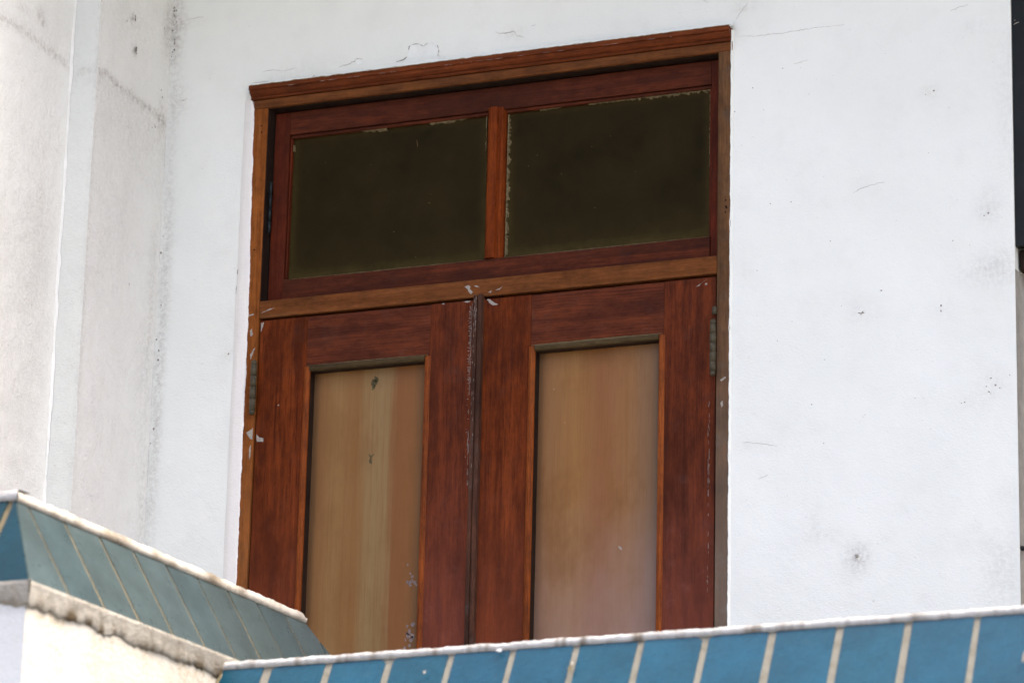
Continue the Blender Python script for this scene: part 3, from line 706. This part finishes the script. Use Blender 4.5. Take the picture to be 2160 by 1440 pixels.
# door leaves: each has stiles, rails, panel, bead frame
def leaf(x0, x1, xs0, xs1, panel_mat, stmat0, stmat1, yf):
    lf = mesh_ob('door_leaf', bpy.data.meshes.new('door_leaf'), None)
    bm = bmesh.new(); bm_box(bm, x0+.004, x1-.004, yf+.0375, yf+.046, 2.115, 4.398, .001)   # thin core board that carries the pieces
    bm.to_mesh(lf.data); bm.free(); lf.data.materials.append(M['dark_wood']); lf.parent = D; lf.location = -D.location
    def b(name, *a, mat, bev=.0012):
        bm = bmesh.new(); bm_box(bm, *a, bev); o = from_bm(name, bm, mat); o.parent = lf; return o
    yb = yf+.037; T = 4.4025
    b('stile', x0, xs0, yf, yb, 2.11, T, mat=stmat0)
    b('stile', xs1, x1, yf, yb, 2.11, T, mat=stmat1)
    for z0, z1 in ((4.250, T-.0008), (2.86, 3.00), (2.11, 2.32)):
        b('rail', xs0+.0004, xs1-.0004, yf+.0006, yb, z0, z1, mat='rail')
    for z0, z1 in ((3.00, 4.250), (2.32, 2.86)):
        p = b('panel', xs0+.0145, xs1-.0145, yf+.0325, yf+.0368, z0+.0145, z1-.0145, mat=panel_mat, bev=0)
        for xa, xb in ((xs0+.0004, xs0+.0140), (xs1-.0140, xs1-.0004)):
            b('rebate', xa, xb, yf+.0040, yf+.0365, z0+.0008, z1-.0008, mat='dark_wood', bev=.0008)
        for za, zb_ in ((z1-.0145, z1-.0008), (z0+.0008, z0+.0145)):
            b('rebate', xs0+.0144, xs1-.0144, yf+.0042, yf+.0365, za, zb_, mat='dark_wood', bev=.0008)
        for s, xa in ((1, xs0), (-1, xs1)):
            pr = [(-.004, .002), (-.004, -.001), (-.001, -.0040), (.0045, -.0062), (.010, -.0050), (.0135, -.0015), (.0145, .0034), (.0, .0036)]
            o = extrude_profile('bead', [(xa + s*p, yf+q) for p, q in pr], z0+.001, z1-.001, 'z', 'bead', None); o.parent = lf
        for s, za, mt in ((-1, z1, 'bead_top'), (1, z0, 'bead')):
            pr = [(.002, -.004), (-.001, -.004), (-.0040, -.001), (-.0062, .0045), (-.0050, .010), (-.0015, .0135), (.0034, .0145), (.0036, .0)]
            o = extrude_profile('bead', [(yf+p, za+s*q) for p, q in pr], xs0+.014, xs1-.014, 'x', mt, None); o.parent = lf
    return lf
LL = leaf(.0485, .7280, .202, .594, 'panel_left', 'stile', 'stile_dark', .000)
LR = leaf(.7330, 1.4560, .905, 1.304, 'panel_right', 'stile', 'stile_dark', .001)
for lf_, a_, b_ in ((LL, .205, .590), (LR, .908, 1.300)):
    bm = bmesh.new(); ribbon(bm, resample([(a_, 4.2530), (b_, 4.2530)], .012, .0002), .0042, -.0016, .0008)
    o = from_bm('dust_highlight_line', bm, simple('bead_highlight', (.115, .095, .05), .9, .1, .3, 60)); o.parent = lf_  # painted highlight along the upper edge of the top bead
# meeting bead (astragal) on the right leaf
ap = [(.7285, .0005), (.7285, -.007), (.730, -.0085), (.741, -.0085), (.7425, -.006), (.744, -.0065), (.746, -.0135), (.750, -.0165), (.755, -.0165), (.7585, -.013), (.7595, -.006), (.7605, .0005)]
o = extrude_profile('astragal', ap, 2.115, 4.414, 'z', 'astragal', None); o.parent = LR
box('backing_strip', .70, .78, .048, .066, 2.11, 4.42, 'dark_wood', D, 0)
hinge('hinge', LL, .0430, -.0180, 4.130, 4.266, .0092, 'hinge', 4)
hinge('hinge', LR, 1.4540, -.0155, 4.128, 4.262, .0086, 'hinge', 5)
hinge('hinge', LL, .0425, -.0135, 2.50, 2.64, .0062, 'hinge', 3)
hinge('hinge', LR, 1.4565, -.0125, 2.50, 2.64, .0064, 'hinge', 5)
bm = bmesh.new(); cyl(bm, 1.4565, -.0115, 4.291, 4.307, .0068, 12); bmesh.ops.create_uvsphere(bm, u_segments=12, v_segments=8, radius=.0062, matrix=Matrix.Translation((1.4565, -.0115, 4.308)))
o = from_bm('hinge_knob', bm, 'hinge', None, True); o.parent = LR

# white paint splashes left by the wall painter
S = {'jamb': [[(0.022, 4.067), (0.040, 4.075), (0.0435, 4.080), (0.0435, 4.045), (0.036, 4.047)], [(0.012, 4.422), (0.029, 4.424), (0.029, 4.42), (0.014, 4.418)], [(0.019, 4.372), (0.025, 4.379), (0.030, 4.36), (0.023, 4.355)], [(0.024, 4.3), (0.034, 4.316), (0.039, 4.32), (0.032, 4.302), (0.026, 4.285)], [(.034, 4.02), (.040, 4.03), (.0395, 4.00), (.036, 3.985)]],
 'bar': [[(0.7, 4.443), (0.712, 4.446), (0.719, 4.44), (0.716, 4.436), (0.726, 4.424), (0.721, 4.418), (0.712, 4.428), (0.709, 4.435)], [(0.729, 4.443), (0.741, 4.442), (0.747, 4.436), (0.736, 4.438)], [(0.796, 4.423), (0.812, 4.429), (0.818, 4.433), (0.809, 4.424)], [(0.774, 4.419), (0.784, 4.424), (0.782, 4.417)], [(0.050, 4.423), (0.078, 4.434), (0.098, 4.437), (0.078, 4.430)]],
 'L': [[(0.694, 4.401), (0.717, 4.4015), (0.713, 4.397), (0.703, 4.397)], [(0.626, 4.401), (0.636, 4.4015), (0.635, 4.398)], [(0.115, 4.143), (0.121, 4.145), (0.12, 4.141)], [(.051, 4.395), (.060, 4.398), (.057, 4.383), (.0515, 4.369)], [(.0515, 4.062), (.062, 4.052), (.076, 4.048), (.074, 4.038), (.054, 4.040)]],
 'R': [[(0.767, 4.401), (0.774, 4.402), (0.781, 4.396), (0.793, 4.388), (0.802, 4.383), (0.787, 4.381), (0.776, 4.390)], [(1.398, 4.379), (1.414, 4.388), (1.431, 4.398), (1.417, 4.390), (1.406, 4.380)], [(1.424, 4.386), (1.43, 4.387), (1.43, 4.381), (1.424, 4.382)]],
 'JR': [[(1.473, 4.103), (1.488, 4.112), (1.491, 4.109), (1.477, 4.098)], [(1.475, 4.040), (1.481, 4.044), (1.482, 4.030), (1.477, 4.026)]]}
def splash(lst, y, parent, off=True, mat='paint'):
    for p in lst:
        bm = bmesh.new(); poly_patch(bm, p, y)
        o = from_bm('paint_splash', bm, mat); o.parent = parent
        if off: o.location = -D.location
splash(S['jamb'], -.0089, D); splash(S['bar'], -.0074, D); splash(S['L'], -.0008, LL, False); splash(S['R'], .0002, LR, False); splash(S['JR'], -.0089, D)
# dashes of dried paint scraped along the meeting stiles
bm = bmesh.new()
for i in range(150):
    z = 4.385 - abs(random.gauss(0, .17)); x = .7185 + random.gauss(0, .0022)
    ribbon(bm, [(x-random.uniform(.001, .0045), z), (x, z+.0003), (x+random.uniform(.001, .003), z)], random.uniform(.0008, .0024), -.0007, .0006)
for i in range(60):
    z = random.uniform(4.18, 4.385) if i % 2 else random.uniform(3.85, 4.2); x = .7215 + random.gauss(0, .001)
    ribbon(bm, [(x, z), (x+.0003, z+.006), (x, z+random.uniform(.008, .022))], random.uniform(.001, .0022), -.0007, .0006)
o = from_bm('scrape_and_glint', bm, 'scrape_glint'); o.parent = LL; tag(o, kind='stuff')
bm = bmesh.new()
for i in range(46):
    z = random.uniform(4.30, 4.405) if i % 3 else random.uniform(3.9, 4.3); x = random.choice([.7325, .7375]) + random.gauss(0, .0007)
    ribbon(bm, [(x, z), (x+.0003, z+.004), (x, z+random.uniform(.006, .014))], random.uniform(.0008, .0022), -.0093, .0006)
for i in range(40):
    z = random.uniform(3.5, 4.1); x = 1.438 + random.gauss(0, .0012)
    if random.random() < .5: z = random.uniform(3.78, 3.9)
    ribbon(bm, [(x, z), (x+.0003, z+.006), (x, z+random.uniform(.008, .02))], random.uniform(.0008, .0018), .0002, .0006)
o = from_bm('scrape_and_glint', bm, 'scrape_glint'); o.parent = LR; tag(o, kind='stuff')
bm = bmesh.new()
for x, z in ((.0265, 5.004), (.0280, 4.984), (.0210, 4.62)): blob(bm, x, z, .0026, -.0086, .0004)
for z in (4.617, 4.600, 4.596, 4.583): blob(bm, 1.487+random.uniform(-.002, .002), z, .0028, -.0086, .0004)
o = from_bm('nail_hole', bm, simple('nail_hole', (.015, .010, .008), .9, .05)); o.parent = D; o.location = -D.location; tag(o, kind='stuff')
# chalky smears and dark knots on the panels
bm = bmesh.new()
for x, z, r in ((.408, 4.192, .010), (.412, 4.205, .007), (.405, 4.180, .006)): blob(bm, x+.016*0, z, r, .0322, .0002, None, 1.3)
for p in ([(.398, 3.985), (.405, 3.975), (.415, 3.984)], [(.405, 3.975), (.404, 3.962), (.408, 3.955)]): ribbon(bm, resample(p, .004, .0006), .008, .0322, .0002)
o = from_bm('stain_mark', bm, simple('green_black_stain', (.085, .070, .035), .8, .1, .3, 60)); o.parent = LL; tag(o, kind='stuff')
bm = bmesh.new()
for i in range(26):
    cx, cz = random.choice([(.545, 3.620), (.550, 3.600), (.545, 3.470), (.540, 3.440), (.547, 3.455)])
    blob(bm, cx+random.gauss(0, .008), cz+random.gauss(0, .012), random.uniform(.002, .006), .0322, .0002, None, 1.1)
o = from_bm('chalk_smear', bm, simple('lavender_chalk', (.21, .165, .160), .8, .1, .3, 90)); o.parent = LL; tag(o, kind='stuff')
bm = bmesh.new()
for p in ([(1.166, 3.668), (1.171, 3.664), (1.176, 3.656)],): ribbon(bm, resample(p, .004, .0003), .006, .0332, .0002)
blob(bm, .965, 4.130, .0016, .0332, .0002); blob(bm, 1.00, 4.03, .001, .0332, .0002)
o = from_bm('paint_fleck', bm, 'paint'); o.parent = LR; tag(o, kind='stuff')

# ------------------------------------------------------------------ neighbouring door, only its edge is in the picture
N = empty('neighbouring_door', (3.05, 0, 2.05), 'dark door at the right edge of the picture with a black shutter above', 'door')
box('transom_shutter', 2.3015, 3.7985, .0045, .03, 4.405, 5.118, 'shutter_dark', N, .0015)
box('crossbar', 2.303, 3.797, .030, .08, 4.345, 4.4035, 'dark_wood', N, .008)
box('jamb', 2.3015, 2.345, .085, .15, 2.05, 4.343, 'dark_wood', N, .002)
box('jamb', 3.755, 3.7985, .085, .15, 2.05, 4.343, 'dark_wood', N, .002)
for x0, x1 in ((2.347, 3.048), (3.052, 3.753)):
    lf = box('door_leaf', x0, x1, .11, .135, 2.06, 4.340, 'dark_wood', N, .002)
    for a, b2 in ((x0+.09, x1-.09),):
        for z0, z1 in ((3.1, 4.2), (2.2, 2.95)):
            o = box('panel', a, b2, .104, .1095, z0, z1, 'stile_dark', None, .002); o.parent = lf; o.location = (0, 0, 0)
bm = bmesh.new(); ribbon(bm, [(2.306, 5.035), (2.314, 5.039), (2.322, 5.041)], .0040, .0036, .0008); ribbon(bm, [(2.308, 5.047), (2.311, 5.048), (2.313, 5.049)], .002, .0036, .0008)
o = from_bm('paint_splash', bm, 'paint'); o.parent = N; o.location = -N.location
v = []; f = []; Z = lin(2.05, 4.343, .01)     # ragged plaster edge inside the recess
for z in Z:
    e = .070 + ragged(z, 2.)*3
    for y, x in ((.0, 2.3005), (.03, 2.3015), (e-.004, 2.3035), (e, 2.309), (e+.004, 2.3045), (e+.02, 2.3005)): v.append((x, y, z))
for i in range(len(Z)-1):
    for k in range(5): f.append((i*6+k, i*6+k+1, i*6+k+7, i*6+k+6))
from_py('filler_strip', v, f, simple('bare_plaster', (.33, .315, .28), .9, .15, .15, 30), house, True)
bm = bmesh.new(); bmesh.ops.create_icosphere(bm, subdivisions=2, radius=.011, matrix=Matrix.Translation((2.304, .012, 3.585)) @ Matrix.Diagonal((1, 1.2, .6, 1)))
o = from_bm('latch_stub', bm, 'hinge_black', None, True); o.parent = N; o.location = -N.location

# ------------------------------------------------------------------ glazed tile copings
SL = .24; TH = math.radians(60); CS, SN = math.cos(TH), math.sin(TH)
def tile_mesh(poly, th=.009, bev=.0028, rough=0.0):
    """poly in (u, w): u along the coping, w down the slope. Local z = outward normal."""
    bm = bmesh.new()
    v = [bm.verts.new((u, w, 0)) for u, w in poly]
    fc = bm.faces.new(v); bm.normal_update()
    if fc.normal.z < 0: fc.normal_flip()
    r = bmesh.ops.extrude_face_region(bm, geom=[fc]); top = [e for e in r['geom'] if isinstance(e, bmesh.types.BMVert)]
    for t in top: t.co.z += th
    bm.normal_update()
    ed = [e for e in bm.edges if all(w.co.z > th*.5 for w in e.verts)] + [e for e in bm.edges if abs(e.verts[0].co.z-e.verts[1].co.z) > th*.5]
    bmesh.ops.bevel(bm, geom=ed, offset=bev, segments=2, profile=.6, affect='EDGES')
    bmesh.ops.recalc_face_normals(bm, faces=bm.faces)
    me = bpy.data.meshes.new('tile'); bm.to_mesh(me); bm.free()
    for p in me.polygons: p.use_smooth = False
    return me
def rect(w, l=SL, j=.0): 
    return [(-w/2, .002), (-w/2+.004, 0), (w/2-.004, 0), (w/2, .003), (w/2, l), (-w/2, l)]
def place(parent, me, origin, U, Wd, mat, local=True, jit=.0006):
    U = Vector(U).normalized(); Wd = Vector(Wd).normalized(); Nn = Wd.cross(U) if True else None
    # right-handed (U, W, N)
    Nn = U.cross(Wd)
    o = bpy.data.objects.new('tile', me); COL.objects.link(o); o.parent = parent
    mt = Matrix(((U.x, Wd.x, Nn.x, origin[0]), (U.y, Wd.y, Nn.y, origin[1]), (U.z, Wd.z, Nn.z, origin[2]), (0, 0, 0, 1)))
    rot = Matrix.Rotation(random.uniform(-1, 1)*jit*3, 4, 'X') @ Matrix.Rotation(random.uniform(-1, 1)*jit*8, 4, 'Y') @ Matrix.Rotation(random.uniform(-1, 1)*jit*5, 4, 'Z')
    o.matrix_local = mt @ Matrix.Translation((0, 0, random.uniform(-jit, jit))) @ rot
    if not me.materials: me.materials.append(M[mat])
    return o
def band(name, pts_fn, a0, a1, st, mat, parent, wearf=None):
    """noisy ribbon solid: pts_fn(a) gives the cross-section points"""
    A = lin(a0, a1, st); V = []; F = []; W = []; n = len(pts_fn(a0))
    for a in A:
        for k, p in enumerate(pts_fn(a)): V.append(p); W.append((wearf(a, k) if wearf else 0, 0, 0))
    for i in range(len(A)-1):
        for k in range(n-1): F.append((i*n+k, i*n+k+1, (i+1)*n+k+1, (i+1)*n+k))
    o = from_py(name, V, F, mat, parent, True, wc=False, wear=W)
    return o
def nz(a, s, k=30): return mn.noise(Vector((a*k, s, .5)))

# --- front parapet (runs parallel to the wall, rises a touch to the right)
FP = empty('front_parapet', (.83, -1.60, 2.05), 'long low balcony parapet with blue sloping coping tiles, parallel to the wall', 'parapet')
FP.rotation_euler = (0, -.0146, 0)
XE = 5.6
o = box('parapet_wall', .0, XE, -.108, .268, -.14, .80, 'parapet_plaster', FP, .004, wc=False)
o.location = (0, 0, 0)
prof = [(-.118, .799), (.002, 1.003), (.158, 1.003), (.278, .799)]
ZT = 1.006
bed = extrude_profile('coping_bed', prof, .0, XE, 'x', 'grout', FP, wc=False)
tm = [tile_mesh(rect(w)) for w in (.1365, .1345, .1375)]
tm += [tile_mesh([(-.067, .002), (-.063, 0), (.050, 0), (.058, .004), (.0675, .013), (.0675, SL), (-.067, SL)]), tile_mesh([(-.0675, .010), (-.061, .003), (-.050, 0), (.064, 0), (.0675, .004), (.0675, SL), (-.0675, SL)])]
px = .968-.83
nrm = Vector((0, -SN, CS))
off = .0
k = -1
i = -1
while True:
    x0 = px + .152*i; x1 = x0+.152
    if x1 > XE: break
    if x0+.152 > .03:
        c = (x0+x1)/2 + random.uniform(-.0015, .0015)
        if i == -1:
            w = (px) - .018 - .004
            poly = [(-w/2, 0), (w/2, 0), (w/2, SL), (-w/2, SL)]
            me = tile_mesh(poly); c = .006 + w/2
        else: me = random.choice(tm)
        place(FP, me, (c, -.001, ZT-.003), (1, 0, 0), (0, -CS, -SN), 'tile')
    i += 1
def mark(name, x, w, r, mat, sq=1.0):
    bm = bmesh.new(); k = 9
    U = Vector((1, 0, 0)); Wd = Vector((0, -CS, -SN)); Nn = Vector((0, -SN, CS)); O = Vector((x, -.001, ZT-.003)) + Wd*w + Nn*.0102
    bm.faces.new([bm.verts.new(O + U*(r*random.uniform(.6, 1.2)*math.cos(2*math.pi*i/k)) + Wd*(r*sq*random.uniform(.6, 1.2)*math.sin(2*math.pi*i/k))) for i in range(k)])
    from_bm(name, bm, mat, FP, wc=False)
mark('paint_splash', .545, .058, .005, 'mortar_grey'); mark('stain_mark', .900, .075, .0055, 'moss', 1.6); mark('paint_splash', .905, .045, .004, 'grout')
mark('paint_splash', .902, .060, .0028, 'mortar_grey', 2.2); mark('stain_mark', 1.925, .13, .004, 'dirtdot', 5); mark('paint_splash', .715, .008, .009, 'mortar_white', .5)
# whitewashed mortar lip over the tile heads
def fl(a):
    t = .0150 + .0024*nz(a, 1, 24) + .0014*nz(a, 2, 95) + .0008*nz(a, 8, 230)
    return [(a, .004, ZT-.006), (a, -.0035+.0012*nz(a, 5, 60), ZT-.0025-.0018*max(0, nz(a, 6, 45))), (a, -.0045+.0015*nz(a, 3, 80), ZT+.006), (a, -.0025, ZT+t-.004), (a, .004, ZT+t), (a, .08, ZT+t+.002), (a, .155, ZT+t), (a, .16, ZT-.006)]
band('mortar_lip', fl, .012, XE, .004, 'mortar_white', FP, lambda a, k: min(1, max(0, nz(a, 9, 26)+nz(a, 10, 90)*.6-.05)*1.1))
# joint between the coping and the side parapet, overgrown
def mj(a):   # a runs down the slope
    y = -a*CS; z = ZT - a*SN
    r = .012 + .005*nz(a, 4, 60)
    return [(-.008, y-.020*SN*0-r*.6, z+.010), (.002, y-r*1.1, z+r*.8), (r*.9, y-r*.7, z+r*.3), (r*1.5+.004, y+.002, z-.004)]
band('mossy_joint', mj, -.016, SL, .006, 'moss', FP)

# --- side parapet (projects towards the street, higher than the front one)
BX, BZ = .715, 3.297       # top edge of the tiles on the right-hand face
Y0, Y1 = -2.36, -.96       # top edge ends
HX = .40                   # far top edge
SP_ = empty('side_parapet', (.55, -1.65, 0), 'raised parapet pier with sheen-greyed teal coping tiles and stained side tinted by warm light, bottom left', 'parapet')
L0 = SP_.location.copy()
def loc(p): return (p[0]-L0.x, p[1]-L0.y, p[2]-L0.z)
# body
V = []; W = []; F = []
def body_face(name, A, B, fn, wear, mat='parapet_plaster'):
    V = []; W = []; F = []; na = len(A)
    for b in B:
        for a in A:
            V.append(loc(fn(a, b))); W.append(wear(a, b))
    for j in range(len(B)-1):
        for i in range(na-1): F.append((j*na+i, j*na+i+1, (j+1)*na+i+1, (j+1)*na+i))
    return from_py(name, V, F, mat, SP_, True, wc=False, wear=W)
XB = .826; YF = Y0-.113; YB = Y1+.17
zz = [0, 1.5, 2.6] + lin(2.7, 3.05, .012)
def side_wear(y, z):
    r = .55*math.exp(-((3.045-z)/.03)**2)*max(0, .5+1.2*nz(y, 3, 14)) + .10
    r += .35*math.exp(-((y+1.74)/.035)**2)
    r += .7*max(0, nz(y, 5, 34))*math.exp(-max(0, 3.045-z)/.12) + .35*max(0, mn.noise(Vector((y*14, z*14, 6))))
    return (min(r, 1), .45, 0)
body_face('pier_wall', lin(YF, YB, .015), zz, lambda a, b: (XB+.003*nz(a+b, 2, 8)*(0 if a == YF else 1), a, b), side_wear)
body_face('pier_wall', lin(.28, XB, .02), zz, lambda a, b: (a, YF, b), lambda a, b: (.25*math.exp(-((3.045-b)/.04)**2)+.05, .3, 0), 'pier_front')
body_face('pier_wall', [.28, XB], [0, 3.05], lambda a, b: (a, YB, b), lambda a, b: (.1, .2, 0))
body_face('pier_wall', [YF, YB], [0, 3.05], lambda a, b: (.28, a, b), lambda a, b: (.1, .2, 0))
# coping bed (hipped frustum)
zb = BZ-SL*SN
bx1, by0, by1, bx0 = BX+SL*CS, Y0-SL*CS, Y1+.19, HX-SL*CS
ins = .0035
vv = [(bx0, by0+ins, zb), (bx1-ins, by0+ins, zb), (bx1-ins, by1-ins, zb), (bx0, by1-ins, zb), (HX, Y0+ins, BZ-.002), (BX-ins, Y0+ins, BZ-.002), (BX-ins, Y1, BZ-.002), (HX, Y1, BZ-.002)]
from_py('coping_bed', [loc(p) for p in vv], [(0, 1, 5, 4), (1, 2, 6, 5), (2, 3, 7, 6), (3, 0, 4, 7), (4, 5, 6, 7), (3, 2, 1, 0)], 'grout_side', SP_, wc=False)
# right-hand face tiles: u along +y, w down the slope (+x, -z)
G0, GP, GW = -2.312, .1545, .010
sm = [tile_mesh(rect(w)) for w in (GP-.0100, GP-.0115, GP-.0090)]
def side_tile(me, y): place(SP_, me, loc((BX-.001, y, BZ-.0015)), (0, 1, 0), (CS, 0, -SN), 'tile_side', jit=.0005)
# corner piece between the hip and the first joint
hip = lambda w: Y0 - w*CS
poly = [(hip(0)+.002-Y0, 0), (G0-GW/2-Y0, 0), (G0-GW/2-Y0, SL), (hip(SL)+.002-Y0, SL)]
side_tile(tile_mesh(poly), Y0)
for k in range(8):
    side_tile(random.choice(sm), G0+GP*(k+.5)+random.uniform(-.001, .001))
# last whole tile, clipped by the rear hip, then the cut sliver
hb = lambda w: Y1 + .19*w/SL - .003
ya, yb_ = G0+GP*8+GW/2, G0+GP*9-GW/2
wc_ = (yb_-Y1+.003)/.19*SL
side_tile(tile_mesh([(ya-ya, 0), (hb(0)-ya, 0), (yb_-ya, wc_), (yb_-ya, SL), (0, SL)]), ya)
yc = yb_+.007; wd = (yc-Y1+.003)/.19*SL
side_tile(tile_mesh([(0, wd), (hb(SL)-yc, SL), (0, SL)], bev=.0015), yc)
# street face tiles: u along +x, w down (-y, -z)
fm = tile_mesh(rect(.134))
def front_tile(me, x): place(SP_, me, loc((x, Y0-.001, BZ-.0015)), (1, 0, 0), (0, -CS, -SN), 'tile_teal', jit=.0005)
gx = .706
front_tile(tile_mesh([(0, 0), (BX-.002-gx-.008, 0), (bx1-.002-gx-.008, SL), (0, SL)]), gx+.008)
for k in range(3):
    front_tile(fm, gx-.008-.067-.152*k)
# mortar lip on the right-hand face and on the street face
def sl(a):
    t = .0185 + .003*nz(a, 21, 22) + .0022*nz(a, 22, 75) + .001*nz(a, 28, 190)
    if a > Y1-.03: t *= max(.35, 1-((a-(Y1-.03))/.035)**2*.8)
    x = BX
    return [loc(p) for p in ((x-.004, a, BZ-.008), (x+.0055+.0015*nz(a, 27, 70), a, BZ-.0045-.003*max(0, nz(a, 26, 35))), (x+.0062+.002*nz(a, 23, 60), a, BZ+.005), (x+.0035, a, BZ+t-.004), (x-.003, a, BZ+t), (x-.1, a, BZ+t+.002), (HX+.01, a, BZ+t), (HX, a, BZ-.006))]
band('mortar_lip', sl, Y0+.001, Y1, .004, 'mortar_warm_lit', SP_, lambda a, k: max(0, nz(a, 29, 14)+.05)*1.1)
def slf(a):
    t = .0205 + .001*nz(a, 31)
    y = Y0
    return [loc(p) for p in ((a, y+.004, BZ-.006), (a, y-.0055, BZ-.003), (a, y-.006, BZ+.005), (a, y-.0045, BZ+t-.003), (a, y+.004, BZ+t), (a, y+.05, BZ+t+.001))]
band('mortar_lip', slf, HX, BX+.0065, .006, 'mortar_white', SP_)
# rough mortar strip below the tiles
def ms(a):
    low = -.052 + .009*nz(a, 41, 18) + .005*nz(a, 42, 60)
    fade = 1
    x = XB+.002
    bl = .004*nz(a, 43, 35)
    return [loc(p) for p in ((bx1-.012, a, zb+.004), (x+.0095+bl*.3, a, zb-.002), (x+.0085+.003*nz(a, 44, 50), a, zb-.010), (x+.0065+.004*nz(a, 45, 40), a, zb-.022), (x+.006+.004*nz(a, 46, 40), a, zb-.034), (x+.005, a, zb+low+.007), (x+.002, a, zb+low), (x-.006, a, zb+low-.002))]
def msw(a, k):
    return {5: .95, 6: 1, 4: .5, 3: .2}.get(k, .08)*max(0, .30+1.9*nz(a, 48, 32))
band('mortar_strip', ms, YF-.004, YB, .006, 'mortar_grey', SP_, msw)
def msf(a):
    low = -.050 + .008*nz(a, 51, 18) + .004*nz(a, 52, 60)
    y = YF-.002
    return [loc(p) for p in ((a, by0+.012, zb+.004), (a, y-.009, zb-.002), (a, y-.008+.003*nz(a, 54, 50), zb-.012), (a, y-.006+.004*nz(a, 55, 40), zb-.03), (a, y-.004, zb+low+.006), (a, y-.001, zb+low), (a, y+.006, zb+low-.002))]
band('mortar_strip', msf, .28, XB+.010, .006, 'mortar_grey', SP_, lambda a, k: {4: .5, 5: .6, 3: .2}.get(k, .05)*max(0, .3+1.3*nz(a, 58, 20)))
